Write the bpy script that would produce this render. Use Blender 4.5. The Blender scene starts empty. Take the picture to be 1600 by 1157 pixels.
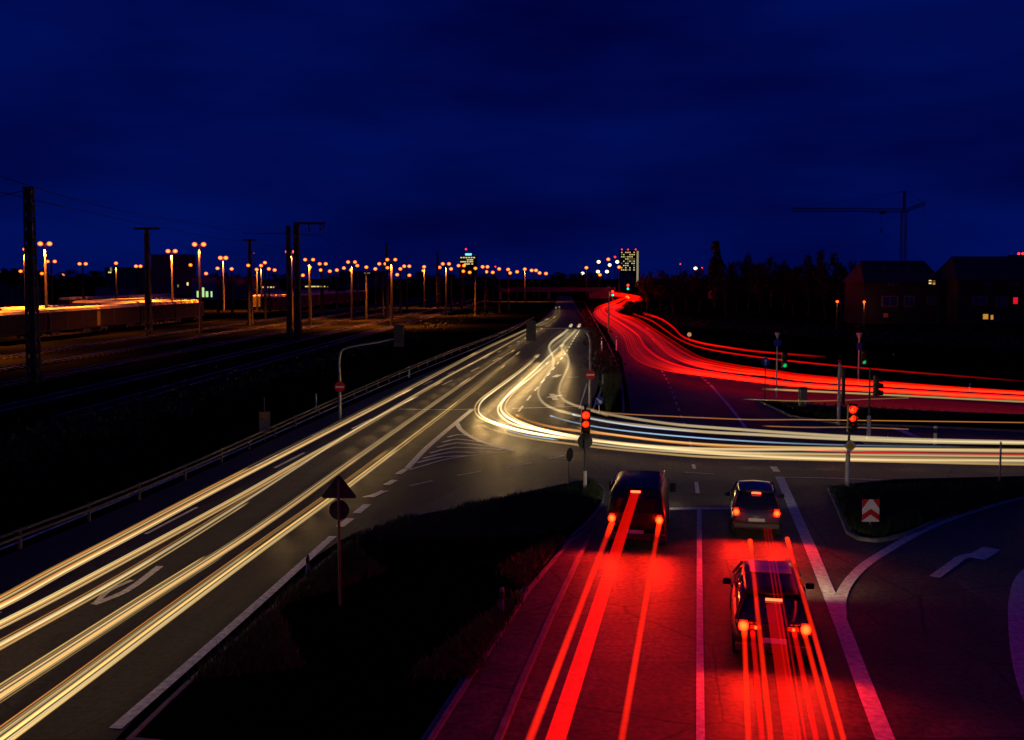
import bpy, math, random
from mathutils import Vector, Matrix, noise
random.seed(7)
scene = bpy.context.scene
COL = scene.collection
PI = math.pi

# ---------------------------------------------------------------- camera
CAM_H, FPX, PITCH = 8.5, 1600.0, math.atan(98.0/1600.0)
cam_d = bpy.data.cameras.new('camera')
cam = bpy.data.objects.new('camera', cam_d); COL.objects.link(cam)
cam.location = (0, 0, CAM_H); cam.rotation_euler = (PI/2-PITCH, 0, 0)
cam_d.sensor_width = 36; cam_d.lens = 36; cam_d.shift_y = -45.5/1600
cam_d.clip_start = 0.2; cam_d.clip_end = 12000
scene.camera = cam

# ---------------------------------------------------------------- sky (late blue hour, sun well down)
world = bpy.data.worlds.new('World'); scene.world = world; world.use_nodes = True
nt = world.node_tree; nt.nodes.clear()
def N(t, **kw):
    n = nt.nodes.new(t)
    for k, v in kw.items(): setattr(n, k, v)
    return n
out = N('ShaderNodeOutputWorld'); bg = N('ShaderNodeBackground')
sky = N('ShaderNodeTexSky', sky_type='NISHITA', sun_disc=False)
sky.sun_elevation = math.radians(-4.0); sky.sun_rotation = math.radians(150)
tc = N('ShaderNodeTexCoord'); mp = N('ShaderNodeMapping'); mp.inputs['Scale'].default_value = (1.6, 1.6, 7.0)
nz = N('ShaderNodeTexNoise'); nz.inputs['Scale'].default_value = 1.7; nz.inputs['Detail'].default_value = 4; nz.inputs['Roughness'].default_value = .5
nt.links.new(tc.outputs['Generated'], mp.inputs[0]); nt.links.new(mp.outputs[0], nz.inputs['Vector'])
cr = N('ShaderNodeValToRGB')
cr.color_ramp.elements[0].position = .22; cr.color_ramp.elements[0].color = (.0, .0002, .028, 1)
cr.color_ramp.elements[1].position = .74; cr.color_ramp.elements[1].color = (.0003, .0052, .104, 1)
nt.links.new(nz.outputs['Fac'], cr.inputs[0])
sm = N('ShaderNodeMix', data_type='RGBA', blend_type='MULTIPLY'); sm.inputs[0].default_value = 1; sm.inputs['B'].default_value = (.002, .006, .08, 1)
nt.links.new(sky.outputs[0], sm.inputs['A'])
ad = N('ShaderNodeMix', data_type='RGBA', blend_type='ADD'); ad.inputs[0].default_value = 1
nt.links.new(cr.outputs[0], ad.inputs['A']); nt.links.new(sm.outputs['Result'], ad.inputs['B'])
nt.links.new(ad.outputs['Result'], bg.inputs[0]); bg.inputs[1].default_value = 1.0
nt.links.new(bg.outputs[0], out.inputs[0])

scene.view_settings.view_transform = 'Standard'; scene.view_settings.look = 'None'
scene.view_settings.exposure = 0; scene.view_settings.gamma = 1
scene.cycles.transparent_max_bounces = 96
scene.cycles.max_bounces = 4; scene.cycles.diffuse_bounces = 2; scene.cycles.glossy_bounces = 2
scene.cycles.sample_clamp_indirect = 3; scene.cycles.sample_clamp_direct = 0
scene.cycles.caustics_reflective = False; scene.cycles.caustics_refractive = False
scene.cycles.use_denoising = True
scene.cycles.use_light_tree = True

# ---------------------------------------------------------------- survey helpers: where a sight line meets a level or a distance
cp, sp = math.cos(PITCH), math.sin(PITCH)
def ray(px, py):
    u, v = (px-800)/FPX, -(py-533)/FPX
    return Vector((u, cp+v*sp, -sp+v*cp))
def P(px, py, z=0.0):
    r = ray(px, py); t = (z-CAM_H)/r.z
    return Vector((r.x*t, r.y*t, z))
def Q(px, py, dist):
    r = ray(px, py); t = dist/r.y
    return Vector((r.x*t, dist, CAM_H+r.z*t))

# ---------------------------------------------------------------- materials
MATS = {}
def mat(name, col, rough=.6, metal=0, spec=.4, noise_s=None, var=.25, bump=0, coat=0):
    if name in MATS: return MATS[name]
    m = bpy.data.materials.new(name); m.use_nodes = True
    t = m.node_tree; b = t.nodes['Principled BSDF']
    b.inputs['Base Color'].default_value = (*col, 1); b.inputs['Roughness'].default_value = rough
    b.inputs['Metallic'].default_value = metal; b.inputs['Specular IOR Level'].default_value = spec
    b.inputs['Coat Weight'].default_value = coat
    s = noise_s or 3.0
    c = t.nodes.new('ShaderNodeTexCoord'); n = t.nodes.new('ShaderNodeTexNoise')
    n.inputs['Scale'].default_value = s; n.inputs['Detail'].default_value = 5
    t.links.new(c.outputs['Object'], n.inputs['Vector'])
    r = t.nodes.new('ShaderNodeValToRGB')
    r.color_ramp.elements[0].position = .3; r.color_ramp.elements[1].position = .7
    r.color_ramp.elements[0].color = tuple(x*(1-var) for x in col)+(1,)
    r.color_ramp.elements[1].color = tuple(min(1, x*(1+var)) for x in col)+(1,)
    t.links.new(n.outputs['Fac'], r.inputs[0]); t.links.new(r.outputs[0], b.inputs['Base Color'])
    if bump:
        bp = t.nodes.new('ShaderNodeBump'); bp.inputs['Strength'].default_value = bump
        n2 = t.nodes.new('ShaderNodeTexNoise'); n2.inputs['Scale'].default_value = s*8; n2.inputs['Detail'].default_value = 3
        t.links.new(c.outputs['Object'], n2.inputs['Vector'])
        t.links.new(n2.outputs['Fac'], bp.inputs['Height']); t.links.new(bp.outputs[0], b.inputs['Normal'])
    MATS[name] = m; return m
def emis(name, col, s):
    if name in MATS: return MATS[name]
    m = bpy.data.materials.new(name); m.use_nodes = True
    t = m.node_tree; t.nodes.clear()
    o = t.nodes.new('ShaderNodeOutputMaterial'); e = t.nodes.new('ShaderNodeEmission')
    e.inputs[0].default_value = (*col, 1); e.inputs[1].default_value = s
    t.links.new(e.outputs[0], o.inputs[0]); MATS[name] = m; return m
def trail_mat(name, col, s, p=1.2, attr=True):
    """light left by passing lamps: adds light, hides nothing, strongest along its core"""
    if name in MATS: return MATS[name]
    m = bpy.data.materials.new(name); m.use_nodes = True
    t = m.node_tree; t.nodes.clear(); L = t.links.new
    o = t.nodes.new('ShaderNodeOutputMaterial'); e = t.nodes.new('ShaderNodeEmission')
    tr = t.nodes.new('ShaderNodeBsdfTransparent'); ads = t.nodes.new('ShaderNodeAddShader')
    lw = t.nodes.new('ShaderNodeLayerWeight'); lw.inputs[0].default_value = .5
    geo = t.nodes.new('ShaderNodeNewGeometry'); at = t.nodes.new('ShaderNodeAttribute'); at.attribute_name = 'glow'
    def mth(op, a, b=None):
        n = t.nodes.new('ShaderNodeMath'); n.operation = op
        for i, x in enumerate((a, b)):
            if x is None: continue
            if isinstance(x, (int, float)): n.inputs[i].default_value = x
            else: L(x, n.inputs[i])
        return n.outputs[0]
    core = mth('POWER', mth('SUBTRACT', 1.0, lw.outputs['Facing']), p)
    front = mth('SUBTRACT', 1.0, geo.outputs['Backfacing'])
    st = mth('MULTIPLY', mth('MULTIPLY', mth('MULTIPLY', core, front), at.outputs['Fac'] if attr else 1.0), s)
    e.inputs[0].default_value = (*col, 1); L(st, e.inputs[1])
    L(e.outputs[0], ads.inputs[0]); L(tr.outputs[0], ads.inputs[1]); L(ads.outputs[0], o.inputs[0])
    MATS[name] = m; return m

def asphalt(name, a, b, rough):
    m = bpy.data.materials.new(name); m.use_nodes = True
    t = m.node_tree; L = t.links.new; bs = t.nodes['Principled BSDF']
    c = t.nodes.new('ShaderNodeTexCoord')
    def nz(s, d=4):
        n = t.nodes.new('ShaderNodeTexNoise'); n.inputs['Scale'].default_value = s; n.inputs['Detail'].default_value = d
        L(c.outputs['Object'], n.inputs['Vector']); return n
    big, mid, fine = nz(.12, 5), nz(1.1, 5), nz(38, 2)
    v = t.nodes.new('ShaderNodeTexVoronoi'); v.feature = 'DISTANCE_TO_EDGE'; v.inputs['Scale'].default_value = .22
    w = t.nodes.new('ShaderNodeMix'); w.data_type = 'RGBA'; w.inputs[0].default_value = .12
    L(c.outputs['Object'], w.inputs['A']); L(mid.outputs['Color'], w.inputs['B']); L(w.outputs['Result'], v.inputs['Vector'])
    r = t.nodes.new('ShaderNodeValToRGB'); r.color_ramp.elements[0].position = .32; r.color_ramp.elements[1].position = .68
    r.color_ramp.elements[0].color = (*a, 1); r.color_ramp.elements[1].color = (*b, 1)
    mx = t.nodes.new('ShaderNodeMix'); mx.data_type = 'FLOAT'; mx.inputs[0].default_value = .45
    L(big.outputs['Fac'], mx.inputs[2]); L(mid.outputs['Fac'], mx.inputs[3]); L(mx.outputs[0], r.inputs[0])
    sp_ = t.nodes.new('ShaderNodeMix'); sp_.data_type = 'RGBA'; sp_.blend_type = 'OVERLAY'; sp_.inputs[0].default_value = .8
    L(r.outputs[0], sp_.inputs['A']); L(fine.outputs['Fac'], sp_.inputs['B'])
    ck = t.nodes.new('ShaderNodeValToRGB'); ck.color_ramp.elements[0].color = (.25, .25, .25, 1); ck.color_ramp.elements[1].color = (1, 1, 1, 1)
    ck.color_ramp.elements[0].position = .002; ck.color_ramp.elements[1].position = .006
    L(v.outputs['Distance'], ck.inputs[0])
    fm = t.nodes.new('ShaderNodeMix'); fm.data_type = 'RGBA'; fm.blend_type = 'MULTIPLY'; fm.inputs[0].default_value = 1
    pv = t.nodes.new('ShaderNodeTexVoronoi'); pv.distance = 'CHEBYCHEV'; pv.inputs['Scale'].default_value = .16; L(c.outputs['Object'], pv.inputs['Vector'])
    pr = t.nodes.new('ShaderNodeMapRange'); pr.inputs['To Min'].default_value = .62; pr.inputs['To Max'].default_value = 1.4; L(pv.outputs['Color'], pr.inputs['Value'])
    gr_ = nz(7, 6); gm = t.nodes.new('ShaderNodeMapRange'); gm.inputs['From Min'].default_value = .33; gm.inputs['From Max'].default_value = .67; gm.inputs['To Min'].default_value = .55; gm.inputs['To Max'].default_value = 1.45; L(gr_.outputs['Fac'], gm.inputs['Value'])
    m1 = t.nodes.new('ShaderNodeMath'); m1.operation = 'MULTIPLY'; L(pr.outputs[0], m1.inputs[0]); L(gm.outputs[0], m1.inputs[1])
    vm = t.nodes.new('ShaderNodeVectorMath'); vm.operation = 'SCALE'; L(sp_.outputs['Result'], vm.inputs[0]); L(m1.outputs[0], vm.inputs['Scale'])
    L(vm.outputs[0], fm.inputs['A']); L(ck.outputs[0], fm.inputs['B']); L(fm.outputs['Result'], bs.inputs['Base Color'])
    rr = t.nodes.new('ShaderNodeMapRange'); rr.inputs['To Min'].default_value = rough-.14; rr.inputs['To Max'].default_value = rough+.12
    L(mid.outputs['Fac'], rr.inputs['Value']); L(rr.outputs[0], bs.inputs['Roughness'])
    bp = t.nodes.new('ShaderNodeBump'); bp.inputs['Strength'].default_value = .5; bp.inputs['Distance'].default_value = .012
    L(fine.outputs['Fac'], bp.inputs['Height']); L(bp.outputs[0], bs.inputs['Normal'])
    bs.inputs['Specular IOR Level'].default_value = .2
    return m
ASPH = asphalt('asphalt', (.012, .010, .006), (.044, .038, .024), .6)
ASPH2 = asphalt('asphalt_worn_glow', (.022, .019, .014), (.14, .12, .08), .6)  # worn asphalt, lightened and warmed to put headlamp glow into its colour
GRASS = mat('turf', (.005, .0075, .0025), .95, noise_s=2.5, var=.7, bump=.6, spec=0)
SOIL = mat('dark_soil', (.006, .006, .005), .95, noise_s=.05, var=.5, bump=.3, spec=0)
BALLAST = mat('ballast', (.0035, .003, .0025), .95, noise_s=1.5, var=.5, bump=.8, spec=0)
KERB = mat('kerb_stone', (.20, .19, .17), .8, noise_s=4, var=.25, bump=.3)
PAINT = mat('road_paint', (.62, .61, .57), .6, noise_s=7, var=.35)
STEEL = mat('galvanised_steel', (.30, .31, .32), .45, .7, noise_s=6)
POLEW = mat('pale_pole_paint', (.55, .53, .47), .55, noise_s=5, var=.15)
POLED = mat('dark_pole_paint', (.07, .07, .072), .55, noise_s=5)
BLACK = mat('black_plastic', (.012, .012, .013), .45, noise_s=9)
SIGNBACK = mat('sign_back', (.045, .045, .048), .6, .2, noise_s=6)
SWHITE = mat('sign_white', (.75, .75, .72), .5, noise_s=8, var=.08)
SRED = mat('sign_red', (.55, .012, .014), .5, noise_s=8, var=.1)
SBLUE = mat('sign_blue', (.01, .05, .42), .5, noise_s=8, var=.1)
SYEL = mat('sign_yellow', (.65, .42, .03), .5, noise_s=8, var=.1)
RUBBER = mat('tyre_rubber', (.02, .02, .02), .9, noise_s=20)
RIM = mat('wheel_rim', (.35, .35, .36), .35, .9, noise_s=9)
GLASS = mat('car_glass', (.012, .014, .018), .08, spec=.8, noise_s=2)
LENS = mat('dark_lens', (.03, .02, .015), .2, spec=.7, noise_s=9)
CONC = mat('concrete', (.22, .21, .20), .85, noise_s=.8, var=.3, bump=.3)
RUST = mat('lattice_steel', (.05, .045, .042), .7, .3, noise_s=3)
WIREM = mat('wire', (.015, .014, .014), .6, noise_s=2)

# ---------------------------------------------------------------- mesh helpers
class MB:
    def __init__(s): s.v = []; s.f = []; s.g = []
    def add(s, vs, fs):
        k = len(s.v); s.v += [tuple(v) for v in vs]; s.f += [tuple(i+k for i in f) for f in fs]; return s
    def box(s, c, sz, rz=0, top=1.0, ry=0):
        x, y, z = sz[0]/2, sz[1]/2, sz[2]/2; M = Matrix.Rotation(rz, 3, 'Z') @ Matrix.Rotation(ry, 3, 'Y'); c = Vector(c)
        vs = []
        for dz, t in ((-z, 1), (z, top)):
            for dx, dy in ((-x, -y), (x, -y), (x, y), (-x, y)): vs.append(c+M @ Vector((dx*t, dy*t, dz)))
        return s.add(vs, [(0, 3, 2, 1), (4, 5, 6, 7), (0, 1, 5, 4), (1, 2, 6, 5), (2, 3, 7, 6), (3, 0, 4, 7)])
    def tube(s, pts, r, n=8, glow=None, caps=True):
        pts = [Vector(p) for p in pts]; m = len(pts); rs = r if hasattr(r, '__len__') else [r]*m
        k = len(s.v); up = Vector((0, 0, 1)); prev = None
        for i, p in enumerate(pts):
            d = (pts[min(i+1, m-1)]-pts[max(i-1, 0)])
            d = d.normalized() if d.length > 1e-9 else Vector((0, 1, 0))
            a = up if abs(d.z) < .9 else Vector((0, 1, 0))
            if prev is not None and abs(d.z) >= .75: a = prev
            e1 = d.cross(a).normalized(); e2 = e1.cross(d).normalized(); prev = e2
            for j in range(n):
                th = 2*PI*j/n; s.v.append(tuple(p+(e1*math.cos(th)+e2*math.sin(th))*rs[i]))
                if glow: s.g.append(glow[i])
        for i in range(m-1):
            for j in range(n):
                a, b = k+i*n+j, k+i*n+(j+1) % n; s.f.append((a, b, b+n, a+n))
        if caps:
            s.f.append(tuple(k+j for j in range(n))[::-1]); s.f.append(tuple(k+(m-1)*n+j for j in range(n)))
        return s
    def disc(s, c, r, nrm, th=.02, n=20, sx=1.0):
        c = Vector(c); d = Vector(nrm).normalized(); a = Vector((0, 0, 1)) if abs(d.z) < .9 else Vector((0, 1, 0))
        e1 = d.cross(a).normalized(); e2 = e1.cross(d)
        pl = [c+(e1*math.cos(2*PI*j/n)*sx+e2*math.sin(2*PI*j/n))*r for j in range(n)]
        return s.prism(pl, d*th)
    def prism(s, poly, off):
        n = len(poly); off = Vector(off); a = [Vector(p) for p in poly]; b = [p+off for p in a]
        nr = Vector((0, 0, 0))
        for i in range(n): nr += a[i].cross(a[(i+1) % n])
        fl = nr.dot(off) > 0
        fs = [tuple(range(n)), tuple(range(n, 2*n))[::-1]]
        fs += [(i, i+n, (i+1) % n+n, (i+1) % n) for i in range(n)]
        if fl: fs = [f[::-1] for f in fs]
        return s.add(a+b, fs)
    def sphere(s, c, r, n=10, m=6, sz=1):
        c = Vector(c); vs = [c+Vector((0, 0, -r*sz))]
        for i in range(1, m):
            ph = -PI/2+PI*i/m
            for j in range(n): vs.append(c+Vector((r*math.cos(ph)*math.cos(2*PI*j/n), r*math.cos(ph)*math.sin(2*PI*j/n), r*sz*math.sin(ph))))
        vs.append(c+Vector((0, 0, r*sz))); t = len(vs)-1; fs = []
        for j in range(n):
            fs.append((0, 1+(j+1) % n, 1+j)); fs.append((t, t-n+j, t-n+(j+1) % n))
        for i in range(m-2):
            for j in range(n): fs.append((1+i*n+j, 1+i*n+(j+1) % n, 1+(i+1)*n+(j+1) % n, 1+(i+1)*n+j))
        return s.add(vs, fs)
    def ring_loft(s, rings, caps=True):
        k = len(s.v); n = len(rings[0])
        for r in rings: s.v += [tuple(p) for p in r]
        for i in range(len(rings)-1):
            for j in range(n):
                a, b = k+i*n+j, k+i*n+(j+1) % n; s.f.append((a, b, b+n, a+n))
        if caps:
            s.f.append(tuple(k+j for j in range(n))[::-1]); s.f.append(tuple(k+(len(rings)-1)*n+j for j in range(n)))
        return s
    def build(s, name, m, parent=None, smooth=False, loc=None, bevel=0):
        me = bpy.data.meshes.new(name); o = Vector(loc) if loc is not None else Vector((0, 0, 0))
        me.from_pydata([tuple(Vector(v)-o) for v in s.v], [], s.f)
        if s.g:
            a = me.attributes.new('glow', 'FLOAT', 'POINT'); a.data.foreach_set('value', s.g)
        me.materials.append(m)
        if smooth: me.polygons.foreach_set('use_smooth', [True]*len(me.polygons))
        me.update()
        ob = bpy.data.objects.new(name, me); COL.objects.link(ob); ob.location = o
        if parent: ob.parent = parent
        if bevel:
            b = ob.modifiers.new('bevel', 'BEVEL'); b.width = bevel; b.segments = 2; b.limit_method = 'ANGLE'
        return ob
def tag(o, label, cat, group=None, kind=None):
    if label: o['label'] = label
    if cat: o['category'] = cat
    if group: o['group'] = group
    if kind: o['kind'] = kind
    return o
def struct(o): o['kind'] = 'structure'; return o
def thing(name, loc, label, cat, group=None, rz=0):
    e = bpy.data.objects.new(name, None); COL.objects.link(e); e.empty_display_size = .3
    e.location = loc; e.rotation_euler = (0, 0, rz); return tag(e, label, cat, group)
def copy_tree(o, parent=None):
    c = o.copy(); COL.objects.link(c); c.parent = parent
    for ch in [x for x in bpy.data.objects if x.parent == o]: copy_tree(ch, c)
    return c
ORD = ['first', 'second', 'third', 'fourth', 'fifth', 'sixth', 'seventh', 'eighth', 'ninth', 'tenth', 'eleventh', 'twelfth', 'thirteenth', 'fourteenth', 'fifteenth',
       'sixteenth', 'seventeenth', 'eighteenth', 'nineteenth', 'twentieth', 'twenty-first', 'twenty-second', 'twenty-third', 'twenty-fourth', 'twenty-fifth', 'twenty-sixth', 'twenty-seventh', 'twenty-eighth',
       'twenty-ninth', 'thirtieth', 'thirty-first', 'thirty-second', 'thirty-third', 'thirty-fourth', 'thirty-fifth', 'thirty-sixth', 'thirty-seventh', 'thirty-eighth', 'thirty-ninth', 'fortieth']
def cat_rom(pts, step=6):
    pts = [Vector(p) for p in pts]
    if len(pts) < 3:
        return [pts[0].lerp(pts[-1], i/step) for i in range(step+1)]
    o = []; q = [pts[0]*2-pts[1]]+pts+[pts[-1]*2-pts[-2]]
    def tj(a, b): return max((b-a).length, 1e-6)**.5
    for i in range(1, len(q)-2):
        p0, p1, p2, p3 = q[i-1:i+3]
        t0 = 0; t1 = t0+tj(p0, p1); t2 = t1+tj(p1, p2); t3 = t2+tj(p2, p3)
        for k in range(step):
            t = t1+(t2-t1)*k/step
            a1 = p0*((t1-t)/(t1-t0))+p1*((t-t0)/(t1-t0)); a2 = p1*((t2-t)/(t2-t1))+p2*((t-t1)/(t2-t1)); a3 = p2*((t3-t)/(t3-t2))+p3*((t-t2)/(t3-t2))
            b1 = a1*((t2-t)/(t2-t0))+a2*((t-t0)/(t2-t0)); b2 = a2*((t3-t)/(t3-t1))+a3*((t-t1)/(t3-t1))
            o.append(b1*((t2-t)/(t2-t1))+b2*((t-t1)/(t2-t1)))
    o.append(pts[-1]); return o

# ================================================================ SETTING
g = MB(); g.add([(-6000, -200, 0), (6000, -200, 0), (6000, 9000, 0), (-6000, 9000, 0)], [(0, 1, 2, 3)])
struct(g.build('ground', SOIL))
def flat(name, pix, z, m, world_pts=None):
    b = MB(); pts = world_pts or [P(x, y, 0) for x, y in pix]
    b.add([(p[0], p[1], z) for p in pts], [tuple(range(len(pts)))])
    return struct(b.build(name, m))
def strip(name, L_, R_, z, m):
    b = MB(); A = cat_rom(L_, 5); B = cat_rom(R_, 5); n = len(A)
    for a, c in zip(A, B): b.v += [(a.x, a.y, z), (c.x, c.y, z)]
    for i in range(n-1): b.f.append((2*i, 2*i+1, 2*i+3, 2*i+2))
    return struct(b.build(name, m))
def pix(l, z=0): return [P(x, y, z) for x, y in l]

# main carriageway (one strip from below the bridge to the far bend)
strip('main_road',
      pix([(-900, 1157), (-300, 985), (0, 872), (250, 768), (450, 677), (650, 590), (770, 541), (835, 507), (858, 490), (868, 474), (872, 462)]),
      pix([(180, 1157), (268, 1066), (530, 846), (640, 800), (800, 720), (900, 660), (935, 600), (930, 550), (918, 515), (903, 485), (893, 464)]), .008, ASPH)
# junction and approach lanes
flat('junction', [(560, 835), (640, 765), (750, 640), (860, 640), (960, 655), (985, 640), (972, 560), (950, 520), (1010, 520), (1060, 560), (1200, 592), (1600, 615), (2600, 680),
                  (2600, 850), (2600, 1157), (1900, 1500), (1400, 1900), (300, 1900), (500, 1300)], .004, ASPH2)

E1 = [(990, 464), (960, 470), (931, 482), (936, 495), (959, 511), (975, 527), (983, 550), (996, 563), (1017, 573), (1048, 581), (1100, 588), (1175, 597), (1250, 605), (1400, 614), (1600, 625), (1800, 634)]
E2 = [(991, 465), (966, 472), (944, 482), (950, 492), (976, 508), (998, 524), (1010, 542), (1030, 558), (1055, 569), (1085, 577), (1130, 584), (1190, 592), (1250, 599), (1400, 609), (1600, 620), (1800, 629)]
E3 = [(992, 466), (970, 474), (951, 482), (958, 491), (985, 506), (1010, 522), (1030, 542), (1050, 558), (1075, 568), (1105, 575), (1150, 583), (1200, 588), (1250, 595), (1400, 605), (1600, 616), (1800, 625)]
E4 = [(993, 467), (975, 476), (961, 484), (970, 491), (995, 498), (1020, 513), (1047, 530), (1075, 548), (1100, 560), (1130, 567), (1165, 573), (1210, 579), (1250, 585), (1400, 598), (1600, 612), (1800, 621)]
for e in (E1, E2, E3, E4): e[0] = (e[0][0]-10, e[0][1]-1)
A = pix(E1, .8); B = pix(E4, .8)
LA = []; RB = []
for i in range(1, len(A)):
    d = (B[i]-A[i]); d.z = 0
    if d.length < .1: continue
    d.normalize(); LA.append(A[i]-d*1.3); RB.append(B[i]+d*1.6)
strip('distributor_road', LA, RB, .012, ASPH)

# painted markings, laid as thin sheets
mk = MB()
LNC = [0]
def ln(pts, w, z=.020, step=5, world=False):
    LNC[0] += 1; z += .0012*(LNC[0] % 7)
    W = cat_rom(pts if world else pix(pts), step); n = len(W); k = len(mk.v)
    for i, p in enumerate(W):
        d = W[min(i+1, n-1)]-W[max(i-1, 0)]; d.z = 0; d.normalize(); e = Vector((-d.y, d.x, 0))*w/2
        mk.v += [(p.x+e.x, p.y+e.y, z), (p.x-e.x, p.y-e.y, z)]
    for i in range(n-1): mk.f.append((k+2*i, k+2*i+1, k+2*i+3, k+2*i+2))
def dashes(pts, w, on, off, z=.020, start=0, stop=1e9):
    W = cat_rom(pix(pts), 12); s = 0; seg = []; 
    for i in range(len(W)-1):
        a, b = W[i], W[i+1]; L_ = (b-a).length; t = 0
        while t < L_:
            ph = (s+t) % (on+off)
            nxt = min(L_-t, (on-ph) if ph < on else (on+off-ph)); nxt = max(nxt, .01)
            if ph < on and start <= s+t < stop:
                ln([a.lerp(b, t/L_), a.lerp(b, min(1, (t+nxt)/L_))], w, z, 1, True)
            t += nxt
        s += L_
ln([(180, 1140), (265, 1066), (400, 947), (520, 839)], .26)
for a, b in (((531, 824), (548, 811)), ((557, 803), (574, 789)), ((579, 778), (600, 768)), ((603, 759), (617, 751)), ((622, 742), (634, 734))):
    ln([a, b], .30, step=1)
# guide arrow blob at the corner and cross hints
ln([(568, 778), (606, 768)], .16, step=1)
for a, b in (((640, 760), (676, 752)), ((714, 744), (752, 737)), ((790, 731), (832, 724)), ((858, 716), (896, 719)), ((858, 718), (880, 713)), ((1069, 739), (1116, 742))):
    ln([a, b], .13, step=1)
ln([(636, 733), (665, 702), (690, 680), (714, 660), (737, 641)], .30)
ln([(714, 662), (720, 672), (745, 688), (775, 698), (802, 705)], .28)
ln([(640, 735), (700, 718), (750, 711), (802, 705)], .14)
for a, b, c in (((700, 684), (716, 680), (738, 682)), ((692, 692), (714, 687), (752, 692)), ((684, 700), (714, 693), (770, 699)), ((672, 709), (712, 700), (785, 704)), ((662, 717), (706, 707), (756, 709)), ((652, 724), (690, 715), (730, 713))):
    ln([a, b, c], .22, step=2)
dashes([(745, 812), (640, 735)], .01, .01, 9999)
# give-way and lane lines in the turning area
ln([(624, 640), (700, 641), (745, 640)], .16); ln([(800, 639), (870, 637), (920, 635)], .16)
dashes([(810, 644), (835, 612), (862, 580), (885, 550), (900, 525), (908, 512)], .16, 3, 3)
dashes([(400, 730), (500, 676), (600, 629), (700, 585), (790, 545), (850, 512)], .14, 3, 6)
dashes([(-200, 1050), (0, 958), (200, 850), (380, 757), (600, 646), (700, 598), (780, 560)], .14, 4, 8)
ln([(-100, 900), (0, 860), (300, 736), (600, 603), (760, 537), (832, 500)], .14)
# direction arrow on the near lane
ln([(146, 946), (195, 926), (250, 886)], .22, step=3); ln([(150, 944), (168, 926), (206, 908)], .16, step=3)
ln([(885, 590), (905, 590)], .2, step=1); ln([(866, 590), (874, 586)], .5, step=1); ln([(858, 622), (874, 618)], .6, step=1); ln([(862, 616), (868, 626)], .4, step=1)
# approach lanes
ln([(1046, 796), (1130, 795.5), (1218, 794)], .34, step=2)
ln([(1092.5, 797), (1093, 900), (1094, 1066), (1096, 1400)], .16)
ln([(1088, 754), (1090, 772)], .16, step=1); ln([(1083, 727), (1085, 734)], .16, step=1); ln([(1078, 690), (1080, 700)], .14, step=1)
ln([(1218, 746), (1246, 810), (1270, 866), (1296, 930), (1318, 985), (1348, 1066), (1400, 1200)], .36)
ln([(1600, 777), (1520, 800), (1450, 826), (1395, 856), (1350, 885), (1325, 912), (1314, 935), (1313, 965)], .30)
ln([(1460, 903), (1487, 884), (1508, 870), (1530, 867)], .30, step=3); ln([(1524, 874), (1550, 858)], .55, step=1)
ln([(1640, 875), (1603, 900), (1590, 935), (1590, 985), (1604, 1066), (1660, 1200)], .4)
ln([(1224, 747), (1290, 748), (1400, 752)], .12, step=2)
ln([(1208, 730), (1214, 738)], .3, step=1); ln([(1182, 706), (1188, 714)], .3, step=1)
dashes([(1034, 580), (1045, 600), (1062, 645), (1072, 672)], .14, 1.6, 1.8)
dashes([(1092, 586), (1112, 604)], .22, 1.2, 1.0); ln([(1112, 604), (1140, 636), (1166, 670)], .22)
ln([(1395, 668), (1430, 683), (1452, 694)], .45, step=2)
ln([(905, 640), (917, 600)], .1, step=2)
tag(struct(mk.build('road_markings', PAINT)), None, None)

# raised islands and verges
def island(name, pl, m, kw=.14, h=.12):
    pts = pix(pl); n = len(pts)
    if sum(pts[i].x*pts[(i+1) % n].y-pts[(i+1) % n].x*pts[i].y for i in range(n)) < 0: pts = pts[::-1]
    inner = []
    for i in range(n):
        a, b, c = pts[i-1], pts[i], pts[(i+1) % n]
        d1 = (b-a).normalized(); d2 = (c-b).normalized()
        n1 = Vector((-d1.y, d1.x, 0)); n2 = Vector((-d2.y, d2.x, 0)); mm = (n1+n2)
        mm = mm.normalized() if mm.length > .01 else n1
        inner.append(b+mm*min(kw/max(.35, mm.dot(n1)), kw*2.2))
    k = MB(); v = [(p.x, p.y, 0) for p in pts]+[(p.x, p.y, h) for p in pts]+[(p.x, p.y, h) for p in inner]+[(p.x, p.y, h-.03) for p in inner]
    f = []
    for i in range(n):
        j = (i+1) % n; f += [(i, j, j+n, i+n), (i+n, j+n, j+2*n, i+2*n), (i+2*n, j+2*n, j+3*n, i+3*n)]
    k.add(v, f); struct(k.build('kerb', KERB))
    t = MB(); t.add([(p.x, p.y, h-.03) for p in inner], [tuple(range(n))]); struct(t.build(name, m)); return inner
def smooth_px(l, s=4):
    return [(p.x, p.y) for p in cat_rom([Vector((x, y, 0)) for x, y in l], s)]
I1 = smooth_px([(1292, 763), (1308, 800), (1322, 835)], 2)+smooth_px([(1340, 845), (1372, 848), (1420, 838), (1480, 812), (1560, 786), (1700, 765)], 3)+[(2000, 750), (2000, 735), (1600, 747), (1400, 752)]
island('verge', I1, GRASS)
island('verge', [(1180, 626), (1290, 637), (1450, 645), (1600, 650), (2200, 668), (2200, 684), (1600, 676), (1400, 667), (1310, 664), (1235, 652)], GRASS)
island('verge', [(1342, 687), (1480, 689), (1620, 702), (1620, 706), (1480, 700), (1350, 695)], GRASS)
island('verge', smooth_px([(897, 474), (912, 500), (934, 540), (940, 600), (927, 640)], 3)[:-1]+[(924, 644), (950, 652), (976, 646)]+smooth_px([(976, 640), (971, 590), (955, 548), (934, 510), (914, 474)], 3), GRASS)
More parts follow.
